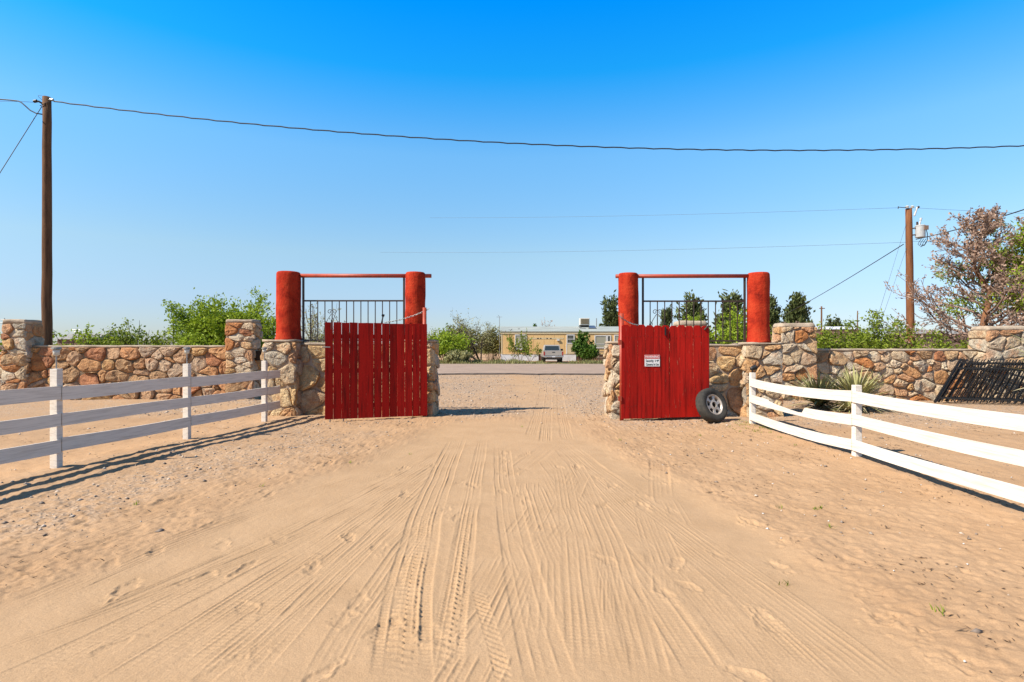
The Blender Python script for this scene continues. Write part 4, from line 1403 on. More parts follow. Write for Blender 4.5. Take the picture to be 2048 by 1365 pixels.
def bush(label, x, y, height, radius, seed, leafm, barkm=None, nst=26, per=46, ln=0.12, wd=0.05, name='bush', cat='bush', group=None, jit=0.09, lift=0.15):
    """many stems fanning from the ground, leafy for most of their length, of uneven reach"""
    rg = random.Random(seed)
    rs = np.random.RandomState(seed)
    t = thing(name, label, cat, (x, y, 0), group)
    m = MB()
    P, D = [], []
    for s in range(nst):
        a = rg.uniform(0, 2 * math.pi)
        rr = radius * math.sqrt(rg.random())
        hh = height * 1.06 * (1 - 0.42 * (rr / radius) ** 2) * rg.uniform(0.68, 1.0)
        p0 = Vector((x + math.cos(a) * rr * 0.35, y + math.sin(a) * rr * 0.35, -0.05))
        p3 = Vector((x + math.cos(a) * rr, y + math.sin(a) * rr, hh))
        p1 = p0.lerp(p3, 0.35) + Vector((rg.gauss(0, .08), rg.gauss(0, .08), hh * 0.10))
        p2 = p0.lerp(p3, 0.7) + Vector((rg.gauss(0, .1), rg.gauss(0, .1), hh * 0.06))
        st = [p0, p1, p2, p3]
        m.tube(st, [0.03, 0.02, 0.012, 0.005], 4, False)
        # side sprays
        for k in range(7):
            t0 = rg.uniform(0.3, 0.98) * 3
            i = min(int(t0), 2)
            c = st[i].lerp(st[i + 1], t0 - i)
            dr = Vector((rg.gauss(0, 1), rg.gauss(0, 1), rg.gauss(0.55, 0.6))).normalized()
            e = c + dr * radius * rg.uniform(0.18, 0.38)
            if e.z < lift: e.z = lift + rg.random() * 0.2
            m.tube([c, e], [0.008, 0.003], 3, False)
            for q in range(max(2, per // 7)):
                tt = rg.random()
                P.append(tuple(c.lerp(e, tt))); D.append(tuple(dr))
    P = np.array(P * 2) + rs.normal(size=(2 * len(P), 3)) * jit
    V_, F_ = leaf_quads(P, rs, ln * 1.2, wd * 1.35, np.array(D * 2))
    m.build('trunk', barkm or M['bark'], t)
    np_obj('crown', V_, F_, leafm, t)
    return t

def pine(label, x, y, height, radius, seed, group=None, leafm=None, name='pine_tree'):
    rg = random.Random(seed)
    rs = np.random.RandomState(seed)
    t = thing(name, label, 'pine tree', (x, y, 0), group)
    m = MB()
    m.tube([(x, y, -0.1), (x + rg.uniform(-.2, .2), y, height * 0.5), (x, y, height * 0.97)], [0.22, 0.13, 0.03], 7, False)
    P, D = [], []
    nb = 38
    for i in range(nb):
        f = rg.uniform(0.12, 1.0)
        z = height * f
        a = rg.uniform(0, 2 * math.pi)
        ln = radius * 1.1 * min(1.0, 1.15 - f + 0.1) ** 0.5 * rg.uniform(0.45, 1.1)
        d = Vector((math.cos(a), math.sin(a), rg.uniform(0.5, 1.4))).normalized()
        p = Vector((x, y, z * 0.9)); q = p + d * ln
        q.z = min(q.z, height * 1.02)
        m.tube([p, p.lerp(q, 0.5) - Vector((0, 0, 0.06 * ln)), q], [0.05, 0.03, 0.01], 4, False)
        for k in range(5):
            c = p.lerp(q, rg.uniform(0.4, 1.05))
            n = 16
            cc = np.array(tuple(c)) + rs.normal(size=(n, 3)) * np.array([0.19, 0.19, 0.36]) * (radius / 2.0)
            P.append(cc); D += [tuple(d + Vector((0, 0, 0.7)))] * n
    P = np.concatenate(P)
    V_, F_ = leaf_quads(P, rs, 0.5 * radius / 2, 0.2 * radius / 2, np.array(D))
    m.build('trunk', M['bark'], t)
    np_obj('crown', V_, F_, leafm or M['leaf_dark'], t)
    return t

# ------------------------------------------------------------------ greenery west of the gate
tree('mesquite_tree', 'tall bright green spreading tree rising behind the orange wall', 'tree', ax(460, 24), 24.0, 3.4, 3, M['leaf_bright'], M['bark'], nst=4, spread=0.6,
     nch=(7, 6, 5), per=30, ln=0.14, wd=0.065, jit=0.10, tilt=0.55, width=0.92, r=0.13)
BG = 'scrub bushes behind the walls'
bush('bright green bush between the tall green tree and the red column', ax(535, 23), 23.0, 3.0, 1.1, 4, M['leaf_bright'], group=BG)
bush('thin topped green bush midway along the orange wall', ax(258, 22), 22.0, 2.6, 1.3, 5, M['leaf_mid'], group=BG, nst=26)
bush('low green bush just past the tall bare pole, beneath the grey roof', ax(150, 21), 21.0, 2.15, 1.8, 6, M['leaf_bright'], group=BG)
bush('low green scrub next to the thin topped bush', ax(215, 23), 23.0, 2.35, 1.7, 7, M['leaf_mid'], group=BG)
bush('green bush beside the thin dark post above the orange wall', ax(330, 22), 22.0, 2.3, 1.7, 8, M['leaf_mid'], group=BG)
bush('dense green bush at the foot of the tall green tree', ax(392, 21.5), 21.5, 2.3, 1.1, 9, M['leaf_bright'], group=BG)
bush('green bush at the picture edge behind the stub of wall', ax(-6, 21), 21.0, 2.2, 0.9, 10, M['leaf_bright'], group=BG)
tree('young_tree', 'wispy pale young tree seen through the railing over the shaded gate', 'tree', ax(627, 20), 20.0, 2.95, 12, M['leaf_pale'], M['bark_grey'], nst=3, spread=0.5,
     nch=(5, 4, 3), per=4, ln=0.11, wd=0.04, tilt=0.2, width=0.6, r=0.05)
bush('low green bush under the wispy young tree behind the railing', ax(640, 22), 22.0, 1.95, 1.0, 13, M['leaf_bright'], group=BG)
bush('grey green bush hidden behind the shaded gate railing', ax(740, 24), 24.0, 1.9, 1.4, 14, M['leaf_olive'], group=BG)

# seen through the gateway
bush('bright green roadside bush beside the stone wing of the shaded gate', ax(893, 51), 51.0, 3.1, 2.3, 15, M['leaf_bright'], nst=34, ln=0.24, wd=0.10, jit=0.16, group='scrub beyond the road')
bush('grey green scrub behind the bright roadside bush', ax(925, 60), 60.0, 4.1, 2.9, 16, M['leaf_olive'], nst=34, ln=0.26, wd=0.10, jit=0.2, group='scrub beyond the road')
bush('dull olive scrub at the end of the trailer home', ax(985, 64), 64.0, 3.9, 2.0, 17, M['leaf_olive'], nst=30, ln=0.26, wd=0.10, jit=0.2, group='scrub beyond the road')
bush('far scrub showing over the roadside bush', ax(890, 78), 78.0, 4.3, 3.5, 18, M['leaf_mid'], nst=30, ln=0.3, wd=0.12, jit=0.25, group='scrub beyond the road')
tree('half_bare_tree', 'half bare twisted tree with dark trunk beside the trailer home', 'tree', ax(962, 55), 55.0, 4.5, 19, M['leaf_pale'], M['bark'], nst=3, spread=0.75, nch=(6, 5, 4), per=4,
     ln=0.2, wd=0.08, jit=0.12, tilt=0.8, width=1.05, r=0.16, first=0.45)

# ------------------------------------------------------------------ greenery east of the gate
bush('tall bright bush filling the railing over the sunlit gate', ax(1465, 22), 22.0, 3.05, 1.5, 20, M['leaf_bright'], nst=40, per=70, group=BG)
bush('rounded green bush behind the white capped pillar', ax(1400, 23), 23.0, 2.95, 1.2, 21, M['leaf_bright'], nst=30, group=BG)
bush('low green bush by the scroll of the sunlit gate railing', ax(1335, 24), 24.0, 2.3, 1.3, 22, M['leaf_mid'], group=BG)
bush('olive bush between the red column and the square tan pillar', ax(1562, 23), 23.0, 2.4, 0.9, 23, M['leaf_mid'], group=BG)
bush('wide green bush over the tan wall next to the square pillar', ax(1685, 22), 22.0, 2.6, 1.6, 24, M['leaf_mid'], nst=34, per=70, group=BG)
bush('tall topped green bush beside the transformer pole', ax(1762, 23), 23.0, 3.1, 1.5, 25, M['leaf_mid'], nst=32, per=60, group=BG)
bush('low green scrub at the foot of the bare brown tree', ax(1880, 21), 21.0, 1.85, 1.6, 26, M['leaf_mid'], nst=30, group=BG)
bush('low dry scrub between the transformer pole and the brown tree', ax(1840, 26), 26.0, 2.0, 1.4, 27, M['leaf_olive'], group=BG)
PG = 'dark pines on the skyline'
pine('dark pine standing beside the sunlit inner red column', ax(1222, 82), 82.0, 8.9, 2.4, 30, PG)
pine('slim dark pine behind the scroll of the railing', ax(1333, 80), 80.0, 7.6, 1.7, 31, PG)
pine('broad dark pine seen over the white capped pillar', ax(1384, 76), 76.0, 8.1, 2.8, 32, PG)
pine('thick topped dark pine beside the outer sunlit column', ax(1462, 74), 74.0, 8.3, 2.7, 33, PG)
pine('dark pine just past the outer sunlit red column', ax(1541, 72), 72.0, 8.2, 1.8, 34, PG)
pine('wide dark pine above the square tan pillar', ax(1592, 70), 70.0, 8.1, 2.6, 35, PG)
bush('brownish scrub before the wide dark pine', ax(1583, 62), 62.0, 4.9, 1.9, 36, M['leaf_brown'], nst=26, ln=0.26, wd=0.1, group='scrub beyond the road')
bush('small round dark tree on the far skyline', ax(1667, 120), 120.0, 8.0, 2.6, 37, M['leaf_dark'], nst=40, per=60, ln=0.5, wd=0.25, jit=0.3, name='round_tree', cat='tree')
bush('tiny round dark tree beside the far white roof', ax(1692, 130), 130.0, 6.6, 1.9, 38, M['leaf_dark'], nst=24, ln=0.5, wd=0.25, jit=0.3, name='round_tree', cat='tree')
bush('dark green treetop peeking over the trailer roof', ax(1068, 90), 90.0, 5.5, 0.9, 39, M['leaf_deep'], nst=20, ln=0.4, wd=0.2, name='round_tree', cat='tree')
tree('bare_tree', 'pinkish bare treetop peeking over the trailer roof', 'tree', ax(1098, 85), 85.0, 5.4, 40, M['leaf_brown'], M['bark_grey'], nst=3, per=3, ln=0.25, wd=0.12, width=0.55, r=0.1)

# the big half-dead tree and its greener neighbour
rg = random.Random(50)
def layered_tree(name, label, x, y, height, reach, seed, leafm, per, nlimb, green=None):
    """a straight trunk with long near-level limbs, shorter towards the top"""
    rg = random.Random(seed)
    rs = np.random.RandomState(seed)
    t = thing(name, label, 'tree', (x, y, 0))
    tp = [Vector((x + rg.gauss(0, .05) * i, y + rg.gauss(0, .05), height * i / 7)) for i in range(8)]
    tp[0].z = -0.1
    MB().tube(tp, [0.20 * (1 - 0.88 * i / 7) for i in range(8)], 9, False).build('trunk', M['bark_orange'], t, smooth=True)
    br = []
    for k in range(nlimb):
        f = 0.14 + 0.84 * (k + rg.random()) / nlimb
        i = min(int(f * 7), 6)
        p = tp[i].lerp(tp[i + 1], f * 7 - i)
        a = k * 2.4 + rg.uniform(-.4, .4)
        d = Vector((math.cos(a), math.sin(a), rg.uniform(0.05, 0.35) + 0.9 * f * f)).normalized()
        L = reach * (1 - f) ** 0.65 * rg.uniform(0.7, 1.1) + 0.35
        grow(rg, p, d, L, 0.055 * (1.15 - f) + 0.012, 1, 3, br, 0.72, (0, 7, 5), 0.42, 0.13, 0.10, 0.25)
    m = branch_mesh(br, 7, 0.009)
    m.build('branches', M['bark_pink'], t, smooth=True)
    P, D = leaf_points(br, rs, 2, per, 0.05)
    g = (vnoise(P[:, 0] + P[:, 1] * 0.4, P[:, 2], 0.8, seed) > 0.14) & (P[:, 0] > green)
    V_, F_ = leaf_quads(P[~g], rs, 0.13, 0.065, D[~g])
    np_obj('crown', V_, F_, leafm, t)
    Pg = np.repeat(P[g], 3, 0); Dg = np.repeat(D[g], 3, 0)
    V_, F_ = leaf_quads(Pg + rs.normal(size=Pg.shape) * 0.08, rs, 0.15, 0.06, Dg)
    np_obj('green_foliage', V_, F_, M['leaf_bright'], t)
layered_tree('dying_tree', 'big half dead pinkish brown tree behind the end pillar', ax(1964, 22), 22.0, 6.5, 3.0, 51, M['leaf_brown'], 5, 44, ax(1930, 22))
layered_tree('half_green_tree', 'half green tree overlapping the big dying tree at the picture edge', ax(2085, 20.5), 20.5, 6.1, 2.6, 57, M['leaf_brown'], 5, 34, ax(1990, 20.5))

# ------------------------------------------------------------------ poles and wires
def utility_pole(label, x, y, h, r0, r1, m, seed, name='utility_pole', group='wooden utility poles', lean=0.0):
    rg = random.Random(seed)
    t = thing(name, label, 'utility pole', (x, y, 0), group)
    n = 12
    pts = [(x + lean * i / n + rg.uniform(-.008, .008), y + rg.uniform(-.008, .008), -0.2 + (h + 0.2) * i / n) for i in range(n + 1)]
    MB().tube(pts, [r0 + (r1 - r0) * i / n for i in range(n + 1)], 14).build('pole_shaft', m, t, smooth=True)
    return t
YP = 18.0
pl = utility_pole('tall bare wooden pole rising behind the orange stone wall', ax(94, YP), YP, az(195, YP), 0.150, 0.118, M['pole'], 1)
px_, pz_ = ax(92.5, YP), az(195, YP)
MB().tube([(px_ + 0.08, YP - 0.05, pz_ - 0.09), (px_ + 0.30, YP - 0.1, pz_ - 0.13)], 0.018, 6).tube([(px_ + 0.22, YP - 0.1, pz_ - 0.12), (px_ + 0.31, YP - 0.1, pz_ - 0.135)], 0.045, 8).build('cable_clamp', M['galv'], pl)
MB().tube([(px_ - 0.1, YP, pz_ - 0.22), (px_ - 0.2, YP - 0.05, pz_ - 0.16), (px_ - 0.33, YP - 0.05, pz_ - 0.14)], 0.03, 6).tube([(px_ - 0.36, YP - 0.05, pz_ - 0.16), (px_ - 0.26, YP - 0.05, pz_ - 0.14)], 0.05, 8).build('insulator', M['cable'], pl)
MB().tube([(px_ - 0.1, YP, pz_ - 0.12), (px_ - 0.24, YP, pz_ + 0.0), (px_ - 0.27, YP, pz_ + 0.06), (px_ - 0.15, YP, pz_ + 0.065)], 0.006, 5).build('wire_tail', M['cable'], pl)
MB().tube([(px_ - 0.10, YP - 0.12, pz_ - 0.33), (px_, YP - 0.14, pz_ - 0.30), (px_ + 0.13, YP - 0.12, pz_ - 0.22), (px_ + 0.28, YP - 0.1, pz_ - 0.14)], 0.012, 6).build('jumper', M['cable'], pl)

def wire(label, pts, r, m, name='overhead_cable', group='overhead wires', n=5):
    o = MB().tube(pts, r, n).build(name, m, smooth=True)
    tag(o, label, 'cable', group)
    return o
def para(px):   # row of the main cable, fitted to the photograph, in the plane of the pole
    return 203 + 0.0914 * (px - 105) - 4.453e-5 * (px - 105) * (px - 1024)
pts = []
for i in range(161):
    q = 108 + (2700 - 108) * i / 160
    w_ = 0.012 * math.sin(i * 2.1)
    v_ = at(q, para(q), YP - 0.1)
    pts.append(v_ + Vector((0, 0, w_)))
wire('thick black cable sagging right across the sky from the tall bare pole', pts, 0.021, M['cable'])
a = at(82, 207, YP)
pts = [at(x, y, YP - 0.3) for x, y in ((84, 229), (72, 227), (60, 221), (50, 212), (42, 205), (36, 202.5), (20, 200.5), (0, 199), (-60, 196), (-300, 190))]
wire('black cable looping off the tall bare pole towards the picture edge', pts, 0.020, M['cable'])
wire('thin wire above the looping cable at the tall bare pole', [at(70, 205, YP), at(40, 203.5, YP), at(-200, 199, YP)], 0.006, M['cable'])
wire('straight guy wire slanting down from the tall bare pole', [at(84, 213, YP), at(-120, 536, YP - 1)], 0.012, M['cable'], 'guy_wire')

YQ = 29.0
pr = utility_pole('reddish wooden pole carrying a grey transformer', ax(1822, YQ), YQ, az(418, YQ), 0.205, 0.150, M['pole_red'], 2, lean=ax(1817.5, YQ) - ax(1822, YQ))
tx, tz = ax(1833.5, YQ), az(466, YQ)
mm = Matrix.Translation((tx, YQ - 0.25, tz))
tk = MB().lathe([(0.20, -0.30), (0.225, -0.29), (0.225, 0.27), (0.235, 0.28), (0.235, 0.31), (0.21, 0.34), (0.02, 0.36)], 20, mm).build('transformer', M['transformer'], pr, smooth=False)
MB().tube([(tx - 0.06, YQ - 0.25, tz + 0.34), (tx + 0.02, YQ - 0.25, tz + 0.60)], [0.055, 0.035], 8).tube([(tx + 0.02, YQ - 0.25, tz + 0.60), (tx + 0.04, YQ - 0.25, tz + 0.72)], 0.055, 8).build('bushing', M['porcelain'], tk)
MB().tube([(tx - 0.16, YQ - 0.25, tz + 0.30), (tx - 0.16, YQ - 0.25, tz + 0.52)], 0.045, 8).build('arrester', M['iron'], tk)
MB().span((tx + 0.02, YQ - 0.52, tz + 0.06), (tx + 0.24, YQ - 0.47, tz + 0.28)).build('bracket', M['far_wall'], tk)
MB().bar((tx - 0.32, YQ - 0.12, tz + 0.2), (tx - 0.18, YQ - 0.25, tz + 0.2), 0.06, 0.06).bar((tx - 0.32, YQ - 0.12, tz - 0.15), (tx - 0.18, YQ - 0.25, tz - 0.15), 0.06, 0.06).build('mount', M['iron'], pr)
px_, pz_ = ax(1817.5, YQ), az(418, YQ)
MB().tube([(px_ - 0.1, YQ - 0.1, pz_ + 0.02), (px_ - 0.62, YQ - 0.1, pz_ + 0.06)], 0.018, 6).tube([(px_ - 0.62, YQ - 0.1, pz_ + 0.10), (px_ - 0.63, YQ - 0.1, pz_ - 0.03)], 0.02, 6).build('pin_arm', M['iron'], pr)
for dx in (-0.14, 0.13):
    MB().lathe([(0.03, -0.05), (0.10, -0.03), (0.06, 0.0), (0.10, 0.03), (0.05, 0.08)], 10, Matrix.Translation((px_ + dx, YQ - 0.08, pz_ + 0.06))).build('insulator', M['porcelain'], pr)
MB().tube([(px_ + 0.22, YQ - 0.1, pz_ - 0.40), (px_ + 0.38, YQ - 0.1, pz_ + 0.06)], 0.045, 8).build('fuse_cutout', M['porcelain'], pr)
MB().tube([(px_ + 0.38, YQ - 0.1, pz_ + 0.02), (px_ + 0.46, YQ - 0.1, pz_ + 0.08)], 0.06, 8).build('fuse_cap', M['iron'], pr)
MB().tube([(tx + 0.24, YQ - 0.3, tz + 0.25), (tx + 0.33, YQ - 0.3, tz - 0.1), (tx + 0.33, YQ - 0.3, tz - 0.45), (tx + 0.22, YQ - 0.3, tz - 0.66), (tx - 0.02, YQ - 0.3, tz - 0.8)], 0.02, 6).build('drop_lead', M['cable'], pr)
for s in range(3):
    b0 = tx - 0.10 + 0.12 * s
    MB().tube([(b0 + 0.12, YQ - 0.3, tz - 0.38), (b0, YQ - 0.3, tz - 0.55), (b0 - 0.06, YQ - 0.3, tz - 0.66), (b0 + 0.03, YQ - 0.3, tz - 0.74), (b0 + 0.1, YQ - 0.3, tz - 0.56)], 0.014, 5).build('lead_loop', M['cable'], pr)
def sagw(p, q, sag, n=24):
    p, q = Vector(p), Vector(q)
    return [p.lerp(q, i / n) - Vector((0, 0, sag * 4 * (i / n) * (1 - i / n))) for i in range(n + 1)]
wire('thick cable climbing from the transformer pole over the dying tree', sagw(at(1832, 479, YQ - 0.2), at(2400, 290, 16), 0.25), 0.024, M['cable'])
wire('dark cable descending from the transformer pole to the far pines', sagw(at(1807, 489, YQ - 0.1), at(1560, 634, 60), 0.15), 0.024, M['cable'])
wire('upper faint line running level from the transformer pole over the home', sagw(at(1796, 416, YQ), at(860, 436, 46), 0.15), 0.007, M['wire'])
wire('lower faint line running level from the transformer pole over the home', sagw(at(1813, 485, YQ), at(760, 505, 46), 0.20), 0.007, M['wire'])
wire('upper faint line from the transformer pole towards the dying tree', sagw(at(1826, 416, YQ), at(2300, 436, YQ + 2), 0.05), 0.007, M['wire'])
wire('lower faint line from the transformer pole towards the dying tree', sagw(at(1826, 483, YQ), at(2300, 497, YQ + 2), 0.05), 0.007, M['wire'])
wire('guy wire slanting from high on the transformer pole', [at(1813, 446, YQ), at(1745, 668, YQ - 0.5)], 0.008, M['wire'], 'guy_wire')
wire('guy wire slanting from below the transformer', [at(1814, 494, YQ), at(1752, 672, YQ - 0.5)], 0.008, M['wire'], 'guy_wire')
fp = utility_pole('small far utility pole on the skyline by the white roof', ax(1643, 95), 95.0, az(613, 95), 0.16, 0.12, M['pole'], 3)
MB().span((ax(1643, 95) - 0.35, 94.9, az(618, 95)), (ax(1643, 95) + 0.55, 95.1, az(616.5, 95))).build('cross_arm', M['pole'], fp)
tag(utility_pole('thin far post standing in the tall topped green bush', ax(1715, 40), 40.0, az(622, 40), 0.05, 0.035, M['pole'], 4, 'thin_post', None), None, 'post')
tag(utility_pole('thin dark post above the middle of the orange wall', ax(347, 26), 26.0, az(645, 26), 0.035, 0.03, M['iron'], 5, 'thin_post', None), None, 'post')

# ------------------------------------------------------------------ trailer home across the road
YH = 60.0
sc = YH / F
hx0, hx1 = ax(1002, YH), ax(1272, YH)
home = thing('trailer_home', 'long tan trailer home with grey roof across the road', 'house', ((hx0 + hx1) / 2, YH + 2, 0))
zb, ze = az(709, YH), az(668, YH)
MB().span((hx0, YH, zb), (hx1, YH + 4.2, ze)).build('wall', M['siding'], home)
MB().span((hx0 - 0.03, YH - 0.03, -0.05), (ax(1077, YH), YH - 0.005, zb + 0.02)).build('skirting', M['skirt'], home)
MB().span((ax(1088, YH), YH - 0.03, -0.05), (ax(1152, YH), YH - 0.005, zb + 0.02)).build('skirting', M['skirt'], home)
MB().span((hx0 - 0.03, YH, -0.05), (hx0 + 0.02, YH + 4.2, zb)).build('skirting', M['skirt'], home)
MB().span((ax(1077, YH) + 0.01, YH + 0.05, -0.05), (ax(1088, YH) - 0.01, YH + 0.1, zb)).build('skirting_panel', M['brown'], home)
MB().span((ax(1152, YH) + 0.01, YH + 0.05, -0.05), (hx1, YH + 0.1, zb)).build('skirting_panel', M['brown'], home)
MB().span((hx0 - 0.06, YH - 0.06, ze - 0.02), (hx1 + 0.06, YH - 0.004, az(663.5, YH))).build('fascia', M['trim_cream'], home)
zr, zf = az(653.5, YH + 2.1), az(663.5, YH)
MB().add([(hx0 - 0.1, YH - 0.12, zf), (hx1 + 0.1, YH - 0.12, zf), (hx1 + 0.05, YH + 2.1, zr), (hx0 - 0.05, YH + 2.1, zr), (hx0 - 0.1, YH + 4.3, zf), (hx1 + 0.1, YH + 4.3, zf)],
         [(0, 1, 2, 3), (3, 2, 5, 4), (0, 3, 4), (1, 5, 2), (0, 4, 5, 1)]).build('roof', M['roof'], home)
for q in (1003.5,):
    MB().span((ax(q - 1.2, YH), YH - 0.02, zb), (ax(q + 1.2, YH), YH - 0.003, ze)).build('corner_trim', M['trim_cream'], home)
for q in (1027, 1066, 1087.5, 1108, 1128, 1180):
    MB().span((ax(q, YH) - 0.018, YH - 0.012, zb + 0.01), (ax(q, YH) + 0.018, YH - 0.002, ze - 0.03)).build('seam_batten', M['siding'], home)
MB().span((hx0 + 0.1, YH - 0.05, zb - 0.02), (hx1, YH - 0.032, zb + 0.04)).build('sill_strip', M['trim_cream'], home)

def window(x0, x1, y0, y1, parts, glassm):
    X0, X1, Z1, Z0 = ax(x0, YH), ax(x1, YH), az(y0, YH), az(y1, YH)
    fw = 0.10
    m = MB()
    m.span((X0, YH - 0.07, Z0), (X0 + fw, YH - 0.004, Z1)).span((X1 - fw, YH - 0.07, Z0), (X1, YH - 0.004, Z1))
    m.span((X0 + fw, YH - 0.07, Z1 - fw), (X1 - fw, YH - 0.004, Z1)).span((X0 + fw, YH - 0.07, Z0), (X1 - fw, YH - 0.004, Z0 + fw))
    w = m.build('window', M['trim_white'], home)
    for a, b, c, d_ in parts:
        MB().span((X0 + fw + (X1 - X0 - 2 * fw) * a + 0.012, YH - 0.03, Z0 + fw + (Z1 - Z0 - 2 * fw) * c + 0.012), (X0 + fw + (X1 - X0 - 2 * fw) * b - 0.012, YH - 0.01, Z0 + fw + (Z1 - Z0 - 2 * fw) * d_ - 0.012)).build('pane', glassm, w)
    mm_ = MB()
    for a, b, c, d_ in parts:
        if b < 1:
            xx = X0 + fw + (X1 - X0 - 2 * fw) * b
            mm_.span((xx - 0.03, YH - 0.05, Z0 + fw), (xx + 0.03, YH - 0.035, Z1 - fw))
        if d_ < 1:
            zz = Z0 + fw + (Z1 - Z0 - 2 * fw) * d_
            mm_.span((X0 + fw + (X1 - X0 - 2 * fw) * a, YH - 0.056, zz - 0.03), (X0 + fw + (X1 - X0 - 2 * fw) * b, YH - 0.052, zz + 0.03))
    mm_.build('sash', M['trim_white'], w)
    return w, X0, X1, Z0, Z1
w, X0, X1, Z0, Z1 = window(1029.5, 1053, 669.5, 698, [(0, 1, 0, 0.46), (0, 1, 0.46, 1)], M['blind'])
MB().span((X0 - 0.02, YH - 0.10, Z0 - 0.10), (X1 + 0.02, YH - 0.004, Z0 - 0.003)).build('sill', M['trim_white'], w)
window(1133, 1149, 669.5, 688, [(0, 1, 0, 0.5), (0, 1, 0.5, 1)], M['glass'])
window(1189, 1213.5, 671, 697, [(0, 1, 0, 0.30), (0, 1, 0.30, 1)], M['blind'])
window(1213.8, 1222, 671, 697, [(0, 1, 0, 0.5), (0, 1, 0.5, 1)], M['glass'])
window(1228, 1243, 670, 684, [(0, 1, 0, 1)], M['blind'])
dr = MB().span((ax(1134, YH), YH - 0.05, zb), (ax(1150, YH), YH - 0.006, az(689, YH))).build('door', M['trim_cream'], home)
MB().span((ax(1132, YH), YH - 0.06, zb), (ax(1134, YH) - 0.003, YH - 0.006, az(689, YH))).span((ax(1150, YH) + 0.003, YH - 0.06, zb), (ax(1151.6, YH), YH - 0.006, az(689, YH))).build('door_frame', M['trim_white'], home)
MB().span((ax(1059, YH), YH - 0.02, az(678.5, YH)), (ax(1127, YH), YH - 0.013, az(676, YH))).build('patch_strip', M['trim_cream'], home)
for q, l in ((1074, 3.5), (1080, 2.5), (1093, 2.5), (1100, 3)):
    MB().span((ax(q, YH), YH - 0.03, az(678.2, YH)), (ax(q + l, YH), YH - 0.0205, az(676.4, YH))).build('dark_patch', M['dark'], home)
MB().span((ax(1113.5, YH), YH - 0.16, az(682, YH)), (ax(1119, YH), YH - 0.004, az(679, YH))).build('porch_lamp', M['trim_white'], home)
# rooftop gear
YC = YH + 2.1
x0, x1, z0, z1 = ax(1159, YC), ax(1178, YC), az(651, YC), az(637, YC)
co = MB().span((x0, YC - 0.5, z0), (x1, YC + 0.5, z1)).build('swamp_cooler', M['cooler'], home, bevel=0.03)
MB().span((x0 + 0.09, YC - 0.52, z0 + 0.11), (x1 - 0.09, YC - 0.495, z1 - 0.09)).build('cooler_pad', M['cooler_pad'], co)
m = MB()
for i in range(7):
    zz = z0 + 0.14 + i * (z1 - z0 - 0.26) / 6
    m.span((x0 + 0.10, YC - 0.54, zz), (x1 - 0.10, YC - 0.521, zz + 0.02))
m.build('louvre', M['cooler_pad'], co)
MB().span((x0 + 0.05, YC - 0.35, zr - 0.12), (x1 - 0.05, YC + 0.35, z0 + 0.001)).build('cooler_stand', M['dark'], home)
MB().tube([(x0 - 0.02, YC - 0.5, z0 - 0.02), (x0 - 0.14, YC - 0.6, z0 - 0.15), (x0 - 0.02, YC - 0.8, z0 - 0.35), (x0 + 0.6, YC - 1.0, z0 - 0.42)], 0.04, 6).build('cooler_hose', M['cable'], home)
MB().add([(ax(1177, YH + 1), YH + 1.0, zf + 0.40), (ax(1193, YH + 1), YH + 1.0, zf + 0.40), (ax(1189, YH + 2), YH + 2.0, zr + 0.10), (ax(1178, YH + 2), YH + 2.0, zr + 0.10),
          (ax(1177, YH + 1), YH + 1.0, zf + 0.30), (ax(1193, YH + 1), YH + 1.0, zf + 0.30), (ax(1189, YH + 2), YH + 2.0, zr - 0.03), (ax(1178, YH + 2), YH + 2.0, zr - 0.03)],
         [(0, 1, 2, 3), (7, 6, 5, 4), (0, 4, 5, 1), (1, 5, 6, 2), (2, 6, 7, 3), (3, 7, 4, 0)]).build('solar_panel', M['glass'], home)
MB().tube([(ax(1193, YC), YC, zr - 0.1), (ax(1193, YC), YC, az(637, YC))], 0.05, 8).build('vent_pipe', M['galv'], home)
xa = ax(999, YH)
MB().tube([(xa, YH - 0.05, zb), (xa, YH - 0.05, az(634, YH))], 0.028, 6).build('antenna_mast', M['galv'], home)
MB().tube([(xa - 0.32, YH - 0.05, az(634.5, YH)), (xa + 0.26, YH - 0.05, az(634.5, YH))], 0.02, 5).tube([(xa, YH - 0.05, az(634, YH)), (xa - 0.15, YH - 0.05, az(630.5, YH))], 0.018, 5).tube([(xa - 0.2, YH - 0.3, az(634.5, YH)), (xa - 0.2, YH + 0.2, az(634.5, YH))], 0.014, 5).build('antenna', M['galv'], home)
MB().tube([(ax(1019, YH), YH + 0.2, zf), (ax(1023, YH), YH + 0.3, zf + 0.25)], 0.03, 6).tube([(ax(1022, YH), YH + 0.3, zf + 0.22), (ax(1025, YH), YH + 0.3, zf + 0.28)], 0.02, 5).build('roof_vent', M['iron'], home)
MB().span((ax(1036, YH + 1), YH + 0.9, az(659.5, YH + 1)), (ax(1039.5, YH + 1), YH + 1.3, az(657.8, YH + 1))).build('roof_vent', M['dark'], home)

# pickup
YT = 53.0
tx = ax(1107, YT)
tr = thing('pickup_truck', 'beige pickup truck parked tail first before the trailer home', 'pickup truck', (tx, YT + 2.6, 0))
W2 = 0.96
body = MB()
